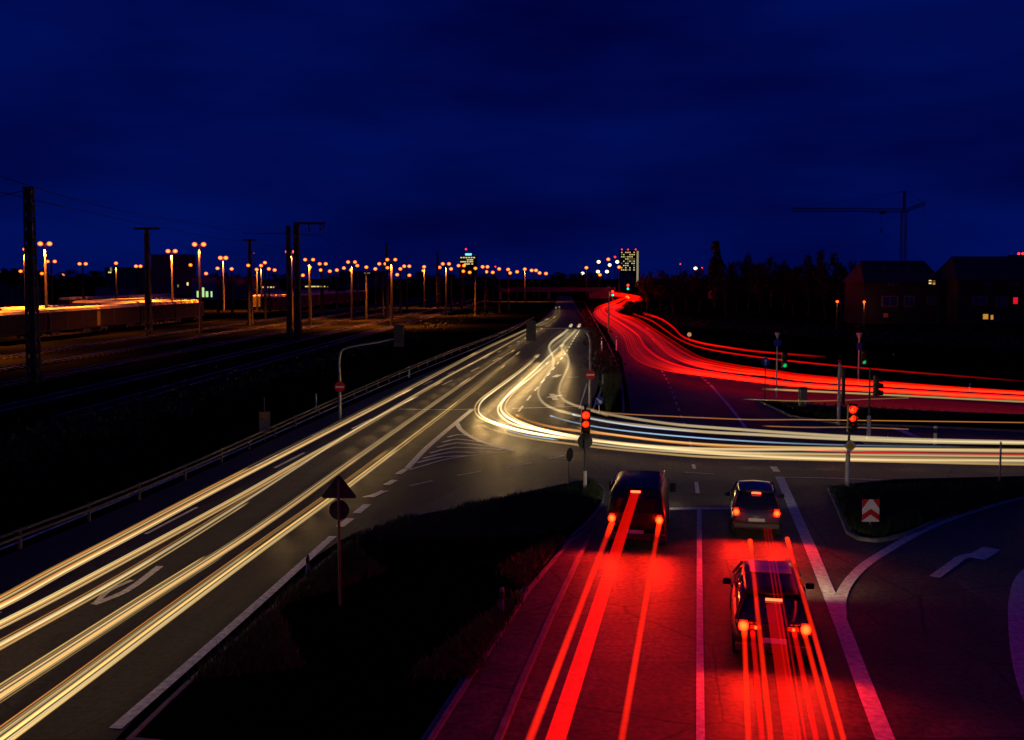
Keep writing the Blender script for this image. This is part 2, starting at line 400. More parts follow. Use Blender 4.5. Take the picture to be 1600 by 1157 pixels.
LV = smooth_px([(196, 1160), (285, 1075), (414, 960), (540, 852), (622, 814), (740, 790), (860, 762), (915, 752), (944, 764), (945, 780), (925, 812), (885, 850)], 3)+[(880, 842), (820, 925), (775, 993), (727, 1066), (640, 1200)]
island('verge', LV, GRASS, kw=.10, h=.06)
island('footpath', [(888, 850), (932, 824), (905, 880), (868, 960), (822, 1066), (768, 1200), (645, 1200), (730, 1066), (780, 993), (824, 925)], ASPH2, kw=.12)

# grass tufts on the verges that catch the light
gb = MB(); rnd = random.Random(3)
def tufts(pl, n, h=.22):
    for _ in range(n):
        a, b, c = rnd.choice(pl); u, v = rnd.random(), rnd.random()
        if u+v > 1: u, v = 1-u, 1-v
        A_, B_, C_ = P(*a), P(*b), P(*c); p = A_+(B_-A_)*u+(C_-A_)*v; p.z = .09
        for q in range(4):
            th = rnd.random()*6.28; hh = h*(.4+rnd.random()*.8); d = Vector((math.cos(th), math.sin(th), 0)); e = Vector((-d.y, d.x, 0))*.016
            o = p+Vector((rnd.gauss(0, .08), rnd.gauss(0, .08), 0))
            gb.add([o-e, o+e, o+d*hh*.5+Vector((0, 0, hh))], [(0, 1, 2)])
tufts([((1296, 766), (1325, 832), (1600, 755)), ((1325, 832), (1372, 843), (1600, 755)), ((1372, 843), (1600, 778), (1600, 755))], 4200)
tufts([((700, 800), (925, 757), (880, 835)), ((560, 850), (740, 792), (860, 840)), ((880, 835), (925, 757), (938, 778))], 5200)
tufts([((905, 500), (930, 545), (950, 560)), ((938, 600), (972, 600), (950, 648)), ((938, 600), (950, 555), (972, 600))], 2600, .3)
tufts([((1190, 628), (1300, 660), (1600, 655)), ((1350, 688), (1600, 702), (1600, 705))], 1800, .25)
tufts([((545, 852), (640, 815), (700, 830)), ((420, 960), (545, 855), (600, 900)), ((300, 1070), (430, 960), (470, 1050)), ((735, 1066), (820, 930), (640, 1066)), ((820, 925), (880, 842), (780, 900))], 5200, .26)
tag(gb.build('grass', mat('grass_blade', (.045, .065, .018), .8, noise_s=2, var=.4)), 'rough short grass growing over the dark verges beside the junction', 'grass', kind='stuff')

# ================================================================ LIGHT TRAILS
GOLD = trail_mat('headlamp_gold', (1.0, .62, .20), 1.15, 1.5)
WARM = trail_mat('headlamp_warm_white', (1.0, .76, .40), 1.2, 1.2)
RUDDY = trail_mat('indicator_orange', (1.0, .36, .07), 1.0)
COOL = trail_mat('headlamp_cool_white', (.45, .72, 1.0), 1.0)
REDT = trail_mat('tail_lamp_red', (1.0, .004, .0008), 2.6, .8)
REDO = trail_mat('tail_lamp_orange_red', (1.0, .014, .001), 3.4, 1.6)
TR = []
def trail(px, z, r, gl, m, label, group, off=0, trim=(0, 0), ext=0, step=5, cat='light trail', fade=(0, 0)):
    W = cat_rom(pix(px, z), step)
    if ext:
        d = (W[-1]-W[-2]).normalized(); W.append(W[-1]+d*ext)
    n = len(W); a = int(trim[0]*n); b = n-int(trim[1]*n); W = W[a:b]; n = len(W)
    if off:
        O = []
        for i, p in enumerate(W):
            d = W[min(i+1, n-1)]-W[max(i-1, 0)]; d.z = 0; d.normalize(); O.append(p+Vector((-d.y, d.x, 0))*off)
        W = O
    G = []
    for i in range(n):
        t = i/(n-1); k = 1.0
        if fade[0]: k *= min(1, t/fade[0]+.05)
        if fade[1]: k *= min(1, (1-t)/fade[1]+.05)
        dist = (W[i]-Vector((0, 0, 8.5))).length
        k *= 1+.28*noise.noise(Vector((len(TR)*7.3, W[i].y*.11, W[i].x*.11)))
        if group.startswith('tail'): k *= .62+min(2.4, max(0, dist-75)/75)
        G.append((gl(t, dist) if callable(gl) else gl)*k)
    R_ = [r*(1+.015*max(0, (p.y-60))) for p in W]
    mb = MB(); mb.tube(W, R_, 10, glow=G)
    o = mb.build('light_trail', m, smooth=True, loc=W[0])
    tag(o, label, cat, group); TR.append(o); return o

LG = 'headlight trails along the main road'
T1 = [(-330, 1080), (-150, 1015), (0, 948), (100, 893), (200, 840), (300, 786), (380, 744), (500, 682), (625, 617), (700, 577), (760, 545), (820, 517), (850, 503), (866, 491), (869, 480)]
T2 = [(-330, 1125), (-150, 1045), (0, 975), (200, 870), (380, 772), (483, 713), (548, 677), (639, 623.5), (714, 581), (750, 562), (839, 511.6), (858, 502), (872, 490), (874, 479)]
T2b = [(-330, 1170), (-150, 1088), (0, 1007), (200, 896), (380, 785), (470, 727), (561, 668), (650, 620)]
T3 = [(-120, 1166), (57, 1050), (230, 938), (400, 829), (561, 714), (738, 590), (779, 562), (804, 547)]
T4 = [(-40, 1186), (135, 1057), (250, 971), (401, 860), (541, 759), (655, 673), (743, 606), (779, 576), (812, 550)]
k = 0
near = lambda a, b: (lambda t, d: a+(b-a)*min(1, max(0, (d-25)/110)))
k = 0
def side(px, offs, z, gl, m, what, group, trims=None, r=.05, **kw):
    for i, o in enumerate(offs):
        tm = trims[i] if trims else (0, 0)
        trail(px, z, r*(1+.25*((i*7) % 3-1)), gl, m[i % len(m)] if isinstance(m, list) else m, what[i] if isinstance(what, list) else what % ORD[i], group, off=o, trim=tm, **kw)
rb = random.Random(12)
def bundle(px, lo, hi, n, base, what, mats, far=1.7):
    for i in range(n):
        o = lo+(hi-lo)*i/(n-1)+rb.uniform(-.02, .02); g = base*rb.choice((.45, .6, .8, 1.0, 1.25)); full = abs(o) < (hi-lo)*.6/n
        tm = (0, 0) if i == n//2 else (0, rb.choice((.12, .3, .42, .55, .62)))
        if i == n//2: o = 0; g = base
        r = rb.choice((.010, .014, .02, .028)) if i != n//2 else .042
        trail(px, .66+rb.uniform(-.05, .06), r, near(g, far*2.2 if i == n//2 else g*3), mats[i % len(mats)], what % ORD[i], LG, off=o, trim=tm, fade=(0, .02))
bundle(T1, -.14, .52, 11, 1.0, '%s golden streak of the bundle nearest the guard rail, counted from the road centre', [GOLD, WARM, GOLD, GOLD, RUDDY])
bundle(T2, -.22, .12, 6, 1.0, '%s streak of the second golden bundle from the guard rail', [GOLD, WARM, RUDDY, GOLD])
bundle(T2b, -.18, .16, 6, 1.0, '%s streak of the third golden bundle from the guard rail', [GOLD, RUDDY, GOLD, WARM], 1.3)
bundle(T3, -.20, .30, 10, 1.15, '%s streak of the golden bundle passing behind the triangular sign top', [GOLD, GOLD, WARM, RUDDY])
bundle(T4, -.20, .30, 10, 1.25, '%s streak of the golden bundle closest to the verge edge line', [GOLD, WARM, GOLD, GOLD, RUDDY])

CG = 'headlight trails turning through the junction'
TA = [(842, 555), (818, 577), (792, 597), (770, 613), (754, 626), (748, 637), (750, 647), (762, 656), (787, 665), (820, 674), (859, 681), (900, 686), (950, 691), (1050, 701), (1150, 707), (1256, 709), (1412, 711), (1600, 713), (1850, 714)]
TA2 = [(833, 566), (792, 594), (760, 618), (742, 634), (739, 648), (752, 664), (781, 675), (833, 686), (900, 695), (950, 701), (1000, 706), (1100, 714), (1250, 718), (1420, 722), (1600, 726), (1850, 727)]
TB = [(878, 539), (862, 553), (833, 581), (812, 600), (794, 617), (784, 631), (784, 643), (800, 656), (829, 668), (866, 677), (900, 683), (950, 691), (1050, 700), (1150, 703), (1256, 703), (1412, 704), (1600, 706), (1850, 708)]
TB2 = [(858, 565), (830, 590), (803, 610), (786, 626), (778, 638), (782, 650), (800, 662), (840, 673), (900, 685), (1000, 698), (1150, 711), (1400, 719), (1850, 725)]
TB3 = [(818, 590), (790, 612), (772, 628), (764, 640), (770, 652), (790, 662), (830, 672)]
TC = [(893, 508), (883, 519), (862, 535), (858, 544), (864, 558), (864, 572), (855, 585), (845, 600), (841, 613), (845, 625), (855, 634), (874, 642), (906, 650), (950, 659), (1000, 665), (1100, 675), (1194, 680), (1287, 685), (1420, 690), (1600, 693), (1850, 696)]
TD = [(906, 508), (895, 521), (880, 537), (878, 546), (886, 556), (888, 570), (882, 586), (875, 602), (874, 614), (882, 626), (897, 633), (925, 642), (975, 652), (1060, 664), (1150, 671), (1250, 678), (1400, 686), (1600, 691), (1850, 694)]
tg = lambda t, d: 1.15 if d < 60 else 1.15+2.6*min(1, (d-60)/45)
def turn(t, d):
    k = min(1, max(0, (.62-t)/.22)); return .26+.38*(1-t)+9.0*k*k*(3-2*k)*min(1, .55+t*1.5)
for px, r, gl, m, lab, kw in (
    (TA, .055, turn, WARM, 'broad white streak swinging through the widest bend of the left turn', {}),
    (TA, .05, turn, GOLD, 'thin golden streak hugging the inside of the widest bend', dict(off=-.22)),
    (TA2, .06, lambda t, d: .45+1.0*max(0, 1-t/.5), GOLD, 'outermost golden streak passing close to the tip of the hatched marking', {}),
    (TB, .065, lambda t, d: turn(t, d)*1.25, WARM, 'brightest white streak through the middle of the bend', {}),
    (TB, .05, turn, GOLD, 'gold edge streak beside the brightest white streak', dict(off=.26)),
    (TB2, .06, turn, WARM, 'white streak just outside the brightest streak in the bend', {}),
    (TB3, .05, 1.2, GOLD, 'short golden arc between the two broad white bends', {}),
    (TC, .085, lambda t, d: .42+9.0*max(0, 1-t/.6), WARM, 'wavy white streak weaving between lanes, the one nearer the bend', {}),
    (TD, .085, lambda t, d: .42+9.0*max(0, 1-t/.6), WARM, 'wavy white streak weaving between lanes, the one nearer the median', {}),
    ([(762, 657), (785, 669), (820, 680), (872, 688)], .04, .9, COOL, 'short bluish-white streak starting inside the widest bend', {}),
    ([(860, 650), (900, 661), (950, 670), (1050, 681), (1175, 690), (1290, 695), (1500, 699)], .04, .8, COOL, 'pale blue streak crossing behind the near signal lower half', dict(fade=(0, .5))),
    ([(895, 648), (925, 655), (1000, 667), (1100, 676)], .045, .8, COOL, 'pale blue streak crossing behind the near signal at its red lens', dict(fade=(0, .3))),
    ([(807, 649), (833, 660), (870, 669), (900, 673), (960, 680), (1050, 691), (1160, 699), (1300, 703)], .07, .9, RUDDY, 'orange streak leaving the inside of the bend', dict(fade=(0, .4))),
    ([(900, 668), (950, 678), (1050, 690), (1160, 697), (1300, 700), (1600, 703), (1850, 704)], .05, .55, GOLD, 'faint golden streak crossing the junction between the two bright bands', {}),
    ([(950, 694), (1100, 706), (1250, 713), (1420, 716), (1850, 722)], .06, .3, GOLD, 'dim wide golden streak low across the junction', {}),
    ([(900, 690), (1000, 702), (1250, 716), (1600, 720), (1850, 721)], .05, .5, WARM, 'thin cream streak low across the junction', {}),
    ([(1250, 704), (1400, 708), (1600, 710), (1850, 711)], .04, .22, REDO, 'thin reddish streak over the cream ones passing the diamond sign', {}),
    ([(877, 516), (862, 527), (847, 541), (827, 561), (806, 577), (788, 588), (785, 594)], .035, .6, RUDDY, 'thin orange streak starting at the signal arm and ending in a hook', {}),
    ([(852, 518), (837, 527), (818, 539), (798, 554), (781, 566)], .035, .6, RUDDY, 'thin orange streak in the lane under the hanging signal', {}),
    ([(741, 588), (735, 596), (736, 608), (745, 614), (757, 618)], .03, .35, RUDDY, 'small curling orange squiggle between main road and bend', {}),
    ([(900, 632), (930, 641), (960, 646), (1050, 651), (1175, 656), (1256, 656), (1330, 657), (1850, 664)], .035, .42, RUDDY, 'thin orange streak above all the others behind the near signal', {}),
    ([(1190, 666), (1260, 668), (1330, 668), (1420, 671)], .035, .3, RUDDY, 'faint orange streak under the far red signal', {}),
    ([(1160, 624), (1260, 627), (1360, 624), (1420, 622)], .03, .22, GOLD, 'very faint golden hairline above the far red signal', {}),
    ([(1190, 608), (1400, 618), (1620, 629), (1850, 638)], .07, .4, GOLD, 'dim orange-gold streak under the red band on the far road', {}),
):
    kw.setdefault('fade', (.03, 0)); trail(px, .66, r, gl, m, lab, CG, **kw)

# unseen spots added along the streaks, standing for passing headlamps lighting the road
def sweep(px, w, gap, t0=0, t1=1, rev=False, ang=84):
    W = cat_rom(pix(px, .68), 6); W = W[int(t0*len(W)):max(2, int(t1*len(W)))]
    if rev: W = W[::-1]
    n_ = min(TR, key=lambda q: min((q.location+v.co-W[len(W)//2]).length for v in list(q.data.vertices)[::20])); acc = gap
    l = bpy.data.lights.new('added_road_spot', 'SPOT'); l.energy = w; l.color = (1, .60, .20); l.spot_size = math.radians(ang); l.spot_blend = 1; l.shadow_soft_size = .3
    for i in range(len(W)-1):
        seg = (W[i+1]-W[i]).length; t = 0; d = (W[i+1]-W[i]).normalized(); d.z = -.02
        while acc+(seg-t) >= gap:
            t += gap-acc; acc = 0
            o = bpy.data.objects.new('added_road_spot', l); COL.objects.link(o); o.parent = n_; o.location = W[i].lerp(W[i+1], t/seg)-n_.location
            o.rotation_euler = d.to_track_quat('-Z', 'Y').to_euler()
        acc += seg-t
sweep(TA, 70, 2.6, 0, .62); sweep(TB, 70, 2.8, 0, .42); sweep(TD, 36, 3.0, .1, .5)
sweep(TA, 50, 3.5, .62, .98)
sweep(T3, 16, 3.0, .42, 1, True); sweep(T2, 12, 4.0, .45, .85, True)

RG = 'tail light trails along the far bend'
def lerp_px(A_, B_, t): return [(a[0]+(b[0]-a[0])*t, a[1]+(b[1]-a[1])*t) for a, b in zip(A_, B_)]
lab1 = 'red streak of the band nearer the junction, %s from its lower edge'
for i, t in enumerate((0, .12, .26, .4, .52, .66, .8, .92, 1)):
    trail(lerp_px(E1, E2, t), .8, (.03, .05, .035, .06, .035, .055, .03, .05, .03)[i], (.7, 1.3, .6, 2.0, .7, 1.7, .5, 1.2, .8)[i],
          REDO if i in (1, 3, 5) else REDT, lab1 % ORD[i], RG, step=6)
lab2 = 'red streak of the band farther from the junction, %s from its lower edge'
for i, t in enumerate((0, .1, .22, .34, .46, .6, .72, .86, 1)):
    trail(lerp_px(E3, E4, t), .8, (.03, .055, .045, .03, .055, .03, .04, .03, .03)[i], (.6, 2.0, .8, .5, 1.6, .4, .8, .35, .5)[i],
          REDO if i in (1, 4) else REDT, lab2 % ORD[i], RG, step=6, trim=(0.0, .0))
trail([(1006, 490), (1031, 498), (1052, 512), (1070, 528), (1099, 537), (1135, 543), (1187, 550), (1290, 558)], .8, .06, .9, REDT, 'lone red streak curving above the wide red band past the round lamp', RG, fade=(.1, .5))
trail([(990, 491), (1015, 500), (1038, 515), (1060, 530), (1090, 542), (1140, 552), (1250, 566), (1400, 580), (1600, 596)], .8, .05, .6, REDT, 'thin red streak between the wide band and the lone upper streak', RG, fade=(.1, .5))
for i, px in enumerate(([(1010, 513), (1030, 528), (1045, 545), (1060, 556), (1080, 565), (1120, 573)], [(1020, 530), (1036, 545), (1052, 558), (1080, 570), (1130, 580), (1200, 586)])):
    trail(px, .8, .06, 1.6, REDO, ('short orange-red streak inside the bend of the far band', 'orange-red streak brightest where the far band bends')[i], RG, fade=(.3, .3))
for i, px in enumerate(([(984, 468), (1000, 466), (985, 463), (955, 461), (925, 460)], [(990, 470), (1003, 467), (985, 462), (960, 459), (930, 458)])):
    trail(px, .8, .09, .7, REDT, ('red streak doubling back at the far end of the bend', 'upper red streak doubling back at the far end of the bend')[i], RG)

# brake lamp trails of the queueing vehicles
BG = 'brake light trails behind the queueing vehicles'
def to_cam(px, z, extra=14):
    a, b = P(*px[0], z), P(*px[-1], z); return extra
def btrail(px, z, r, gl, m, lab):
    trail(px, z, r, gl, m, lab, BG, ext=13, step=8)
btrail([(956, 818), (862, 1066)], 1.0, .085, 1.5, REDO, 'thick red streak running back from the van lamp on its verge side')
btrail([(1030, 818), (987, 1066)], 1.0, .075, 1.5, REDO, 'thick red streak running back from the van lamp on its lane line side')
btrail([(1172, 845), (1195, 1066)], 1.66, .055, 1.5, REDO, 'high red streak passing over the roof of the dark estate car nearer the lane line')
btrail([(1230, 842), (1293, 1066)], 1.66, .055, 1.5, REDO, 'high red streak passing over the roof of the dark estate car nearer the kerbed verge')
btrail([(1163, 986), (1166, 1066)], .9, .06, 1.3, REDO, 'red streak from the left outer tail lamp of the estate car')
btrail([(1176, 988), (1183, 1066)], .85, .055, .5, REDT, 'dim red streak from the left inner tail lamp of the estate car')
btrail([(1256, 986), (1277, 1066)], .9, .06, 1.3, REDO, 'red streak from the right outer tail lamp of the estate car')
btrail([(1241, 988), (1257, 1066)], .85, .055, .5, REDT, 'dim red streak from the right inner tail lamp of the estate car')
def ribbon(pl, pr, z, gl, m, lab, ext=13):
    A_, B_ = pix(pl, z), pix(pr, z); W = []
    n = 12; L_, R_ = [], []
    for Q_, o in ((A_, L_), (B_, R_)):
        d = (Q_[1]-Q_[0]).normalized(); e = Q_[1]+d*ext
        for i in range(n+1): o.append(Q_[0].lerp(e, i/n))
    mb = MB()
    for a, b in zip(L_, R_):
        u = Vector((0, 0, .022)); mb.v += [tuple(a), tuple(a.lerp(b, .5)+u*1.2), tuple(b), tuple(a.lerp(b, .5)-u)]; mb.g += [gl]*4
    for i in range(n):
        for j in range(4):
            a, b = 4*i+j, 4*i+(j+1) % 4; mb.f.append((a, a+4, b+4, b))
    o = mb.build('light_trail', m, loc=L_[0]); tag(o, lab, 'light trail', BG)
ribbon([(985, 771), (883, 1066)], [(999, 771), (911, 1066)], 1.9, .75, REDT, 'broad flat red streak running back from the high brake lamp of the van')
for i, (a, b) in enumerate(((0, .2), (.4, .6), (.8, 1))):
    f = lambda p, q, t: (p[0]+(q[0]-p[0])*t, p[1]+(q[1]-p[1])*t)
    ribbon([f((1193, 826), (1205, 826), a), f((1228, 1066), (1246, 1066), a)], [f((1193, 826), (1205, 826), b), f((1228, 1066), (1246, 1066), b)], 1.95, .3, REDT, 'dim red hairline over the estate car roof, %s from the lane line' % ORD[i])
ribbon([(1197, 945), (1213, 1066)], [(1220, 945), (1238, 1066)], 1.35, .3, REDT, 'broad flat red streak running back from the high brake lamp of the estate car')

# (lamp light thrown on the road by the vehicles comes from spots at their lamps, below)
# ================================================================ VEHICLES
BRAKE = emis('brake_lamp', (1.0, .10, .02), 9); BRAKE2 = trail_mat('brake_lamp_core', (1.0, .016, .002), 26, 2.2, False); LITLENS = emis('lit_red_lens', (1, .006, .002), 1.6)
def superring(y, w, z0, z1, tw=.86, n=16, e=3.2):
    r = []; zc, hz = (z0+z1)/2, (z1-z0)/2
    for i in range(n):
        t = 2*PI*i/n; c, s_ = math.cos(t), math.sin(t)
        x = w*math.copysign(abs(c)**(2/e), c); z = hz*math.copysign(abs(s_)**(2/e), s_)
        k_ = 1-(1-tw)*max(0, z/hz); r.append((x*k_, y, zc+z))
    return r
def wheel(root, x, y, R=.32):
    m = MB(); m.tube([(x-.1, y, R), (x-.085, y, R), (x+.085, y, R), (x+.1, y, R)], [R*.93, R, R, R*.93], 24)
    w = m.build('wheel', RUBBER, root, smooth=False)
    m = MB(); m.disc((x+(.1 if x > 0 else -.1), y, R), R*.62, (1 if x > 0 else -1, 0, 0), .012, 16); m.build('rim', RIM, w)
def plate(root, y, z):
    m = MB(); m.box((0, y, z), (.52, .015, .11)); m.build('number_plate', mat('plate_white', (.6, .6, .58), .5), root)
def car(name, loc, rz, label, paint, stations, green, roofz, w, lamps, hi, L_, glassroof=None):
    root = thing(name, loc, label, 'car', rz=rz)
    b = MB(); b.ring_loft([superring(y, hw, z0, z1, .92) for y, hw, z0, z1 in stations]); b.build('body', paint, root, smooth=True)
    gr = MB(); rr = []
    for y, hw, z1 in green: rr.append([(x, yy, z) for x, yy, z in superring(y, hw, roofz-.75, z1, .80, e=4)])
    gr.ring_loft(rr); gr.build('window', GLASS, root, smooth=True)
    top = [s for s in green if s[2] >= roofz-.04]
    rf = MB(); y0, y1 = top[0][0]-.12, top[-1][0]+.12; hw = top[0][1]*.79; n = 7
    rings = []
    for i in range(n):
        y = y0+(y1-y0)*i/(n-1); q = .03*(1-((i/(n-1))*2-1)**2); h2 = hw*(1-.07*abs((i/(n-1))*2-1)**3)
        rings.append([(-h2, y, roofz-.05+q), (-h2*.9, y, roofz-.005+q), (0, y, roofz+.03+q), (h2*.9, y, roofz-.005+q), (h2, y, roofz-.05+q), (0, y, roofz-.06)])
    rf.ring_loft(rings); ro = rf.build('roof', paint, root, smooth=True)
    if glassroof:
        m = MB(); m.box((0, (glassroof[0]+glassroof[1])/2, roofz+.062), (hw*1.5, glassroof[1]-glassroof[0], .03)); m.build('sunroof', mat('sky_sheen_panel', (.5, .56, .52), .25, spec=.8, noise_s=1.2, var=.35), root, bevel=.01)  # pale colour puts a bright sky reflection into the glass
    # pillars
    for s_ in (-1, 1):
        a, c = green[0], top[0]
        p = MB(); p.tube([(s_*a[1]*.97, a[0]+.03, roofz-.5), (s_*hw*1.0, y0+.1, roofz-.03)], .045, 6); p.build('pillar', paint, root)
        a = green[-1]; p = MB(); p.tube([(s_*a[1]*.97, a[0]-.03, roofz-.5), (s_*hw*1.0, y1-.1, roofz-.03)], .04, 6); p.build('pillar', paint, root)
        p = MB(); p.tube([(s_*w*.90, (y0+y1)/2, roofz-.55), (s_*hw*1.02, (y0+y1)/2, roofz-.03)], .035, 6); p.build('pillar', paint, root)
    bm = MB(); bm.box((0, .02, .42), (w*1.86, .2, .2)); bm.build('bumper', mat('bumper_plastic', (.03, .03, .032), .5), root, bevel=.05)
    for x, z, sx, sz in lamps:
        m = MB(); m.box((x, -.02+.05*abs(x)**2, z), (sx, .09, sz), top=.9); tl = m.build('tail_lamp', LITLENS, root, bevel=.015)
        m = MB(); m.sphere((x, -.065+.05*abs(x)**2, z), min(sx, sz)*.6, 16, 10); m.build('bulb', BRAKE2, tl)
    m = MB(); m.box((0, hi[0], hi[1]), (hi[2], .04, .045)); m.build('high_brake_lamp', emis('high_brake', (1, .06, .02), 7), root)
    plate(root, -.09, .62)
    for s_ in (-1, 1):
        for y in (.75, L_-.85): wheel(root, s_*(w-.1), y)
        m = MB(); m.box((s_*(w+.1), L_*.62, roofz-.5), (.2, .1, .14)); m.build('mirror', paint, root, bevel=.03)
        m = MB(); m.box((s_*w*.68, L_-.09, .68), (.32, .1, .14)); m.build('headlight', mat('headlight_glass', (.5, .5, .5), .2), root, bevel=.02)
        for yh in (L_*.40, L_*.60):
            m = MB(); m.box((s_*(w-.005), yh, .86), (.03, .16, .03)); m.build('door_handle', STEEL, root)
    return root
SILV = mat('silver_paint', (.12, .12, .13), .3, .6, noise_s=2, var=.05, coat=.6)
DARKP = mat('dark_paint', (.012, .011, .011), .42, .1, noise_s=2, var=.05, coat=.15)
laneL = math.atan((1095-800)/1600); laneR = math.atan((1120-800)/1600)
def hatch_stations(L_, w, belt):
    return [(.0, w*.86, .30, belt*.86), (.1, w*.95, .24, belt*.98), (.7, w, .2, belt), (L_*.55, w, .2, belt), (L_*.72, w*.98, .2, belt*.97), (L_*.9, w*.93, .22, belt*.82), (L_-.05, w*.82, .28, belt*.68), (L_, w*.7, .34, belt*.6)]
a = P(1151, 802, .85); b = P(1213, 801, .85); c = (a+b)/2
car('car', (c.x, c.y, .012), -laneR, 'small silver hatchback stopped first at the white stop line', SILV, hatch_stations(3.7, .82, .93),
    [(.12, .78, .98), (.38, .76, 1.30), (.62, .75, 1.44), (1.5, .76, 1.47), (2.1, .75, 1.43), (2.85, .78, .95)], 1.46, .82,
    [(-.645, .85, .18, .26), (.645, .85, .18, .26)], (.42, 1.40, .30), 3.7)
a = P(1163, 982, .9); b = P(1257, 980, .9); c = (a+b)/2
car('car', (c.x, c.y, .012), -laneR, 'dark estate car with a sky-toned glass roof panel waiting second in its lane', DARKP, hatch_stations(4.7, .89, .95),
    [(.12, .84, 1.0), (.42, .82, 1.34), (.66, .81, 1.47), (2.0, .82, 1.51), (3.0, .81, 1.46), (3.8, .84, .98)], 1.50, .89,
    [(-.66, .9, .20, .22), (.66, .9, .20, .22), (-.40, .88, .24, .07), (.40, .88, .24, .07)], (.40, 1.38, .36), 4.7, glassroof=(1.9, 2.9))
# van
a = P(956, 812, 1.0); b = P(1030, 811, 1.0); c = (a+b)/2
van = thing('van', (c.x, c.y, .012), 'tall dark van stopped alone at the line in the lane beside the verge', 'van', rz=-laneL)
b = MB(); b.ring_loft([superring(y, hw, .28, z1, .86, e=6, n=24) for y, hw, z1 in ((0, .86, 1.86), (.05, .9, 1.93), (.4, .93, 1.97), (3.0, .93, 1.97), (3.6, .9, 1.8), (4.1, .9, 1.25), (4.7, .84, 1.05), (4.85, .75, .9))])
b.build('body', DARKP, van, smooth=True)
m = MB(); m.box((0, -.012, 1.42), (1.25, .04, .48)); m.build('rear_window', GLASS, van, bevel=.015)
m = MB(); m.box((0, -.01, .95), (.02, .05, 1.4)); m.build('door_seam', BLACK, van)
m = MB(); m.box((0, -.02, .45), (1.8, .2, .2)); m.build('bumper', mat('bumper_plastic', (.03, .03, .032), .5), van, bevel=.05)
for s_ in (-1, 1):
    m = MB(); m.box((s_*.735, -.01, 1.0), (.16, .08, .30)); tl = m.build('tail_lamp', LITLENS, van, bevel=.02)
    m = MB(); m.sphere((s_*.735, -.055, 1.0), .125, 16, 10); m.build('bulb', BRAKE2, tl)
    for y in (.9, 3.9): wheel(van, s_*.82, y, .33)
    m = MB(); m.box((s_*1.05, 3.6, 1.3), (.2, .12, .3)); m.build('mirror', BLACK, van, bevel=.03)
m = MB(); m.box((0, -.035, 1.86), (.30, .05, .06)); m.build('high_brake_lamp', emis('high_brake', (1, .06, .02), 7), van)
m = MB(); m.tube([(-.8, .3, 2.01), (-.8, 2.9, 2.01)], .02, 6); m.tube([(.8, .3, 2.01), (.8, 2.9, 2.01)], .02, 6); m.build('roof_rail', STEEL, van)
plate(van, -.13, .62)

def beams(root, y, w):
    l = bpy.data.lights.new('headlight_beam', 'SPOT'); l.energy = w; l.color = (1, .80, .48); l.spot_size = math.radians(125); l.spot_blend = 1; l.shadow_soft_size = .08
    o = bpy.data.objects.new('headlight_beam', l); COL.objects.link(o); o.parent = root; o.location = (0, y, .72); o.rotation_euler = (math.radians(88), 0, math.radians(-32 if w == 360 else 0))
for o in bpy.data.objects:
    if o.type == 'EMPTY' and o.name.startswith('car'): beams(o, 3.85 if o.name == 'car' else 4.85, 120 if o.name == 'car' else 360)
beams(van, 5.0, 250)
def brakes(root, w, z, sx):
    for s_ in (-1, 1):
        l = bpy.data.lights.new('brake_light', 'SPOT'); l.energy = w; l.color = (1, .012, .003); l.spot_size = math.radians(150); l.spot_blend = 1; l.shadow_soft_size = .08
        o = bpy.data.objects.new('brake_light', l); COL.objects.link(o); o.parent = root; o.location = (s_*sx, -.22, z); o.rotation_euler = (math.radians(-72), 0, 0)
for o in list(bpy.data.objects):
    if o.type == 'EMPTY' and o.name.startswith('car'): brakes(o, 420, .85, .64)
brakes(van, 700, 1.0, .735)

# ================================================================ SIGNALS AND SIGNS
REDL = trail_mat('signal_red', (1.0, .008, .001), 16, 2.2, False); REDD = trail_mat('signal_red_dim', (1.0, .012, .001), 10, 2.2, False); GREENL = emis('signal_green', (.01, 1.0, .25), .5)
def sig_head(root, z, lenses, rz=0, s=1.0, x=0, y=-.16, mask=False):
    M = Matrix.Rotation(rz, 4, 'Z')
    n = len(lenses); h = .36*n*s
    hb = MB(); hb.box((x, y, z), (.36*s, .20, h+.06)); ho = hb.build('signal_housing', BLACK, root, bevel=.02)
    for i, L_ in enumerate(lenses):
        zz = z+h/2-(i+.5)*.36*s
        l = MB(); l.sphere((x, y-.07, zz), (.165 if L_ == 'r' else .14)*s, 20, 12); lo = l.build('lens', {'r': REDL, 'd': REDD, 'g': GREENL, 'o': LENS}[L_], ho, smooth=True)
        vz = MB(); q = 12
        for j in range(q+1):
            t = PI*(.0)+PI*j/q
            for yy in (0, .22): vz.v.append((x+.155*s*math.cos(t), y-.1-yy*(1 if j not in (0, q) else .4), zz+.155*s*math.sin(t)))
        for j in range(q): vz.f.append((2*j, 2*j+1, 2*j+3, 2*j+2))
        vz.build('visor', BLACK, ho)
        if L_ in 'rd' and mask:
            am = MB(); am.box((x, y-.245, zz-.02), (.028*s, .006, .2*s)); am.add([(x-.05*s, y-.245, zz+.02), (x+.05*s, y-.245, zz+.02), (x, y-.245, zz+.1*s)], [(0, 1, 2)]); am.build('arrow_mask', BLACK, ho)
    if rz:
        for o in (ho,): o.rotation_euler = (0, 0, rz)
    return ho
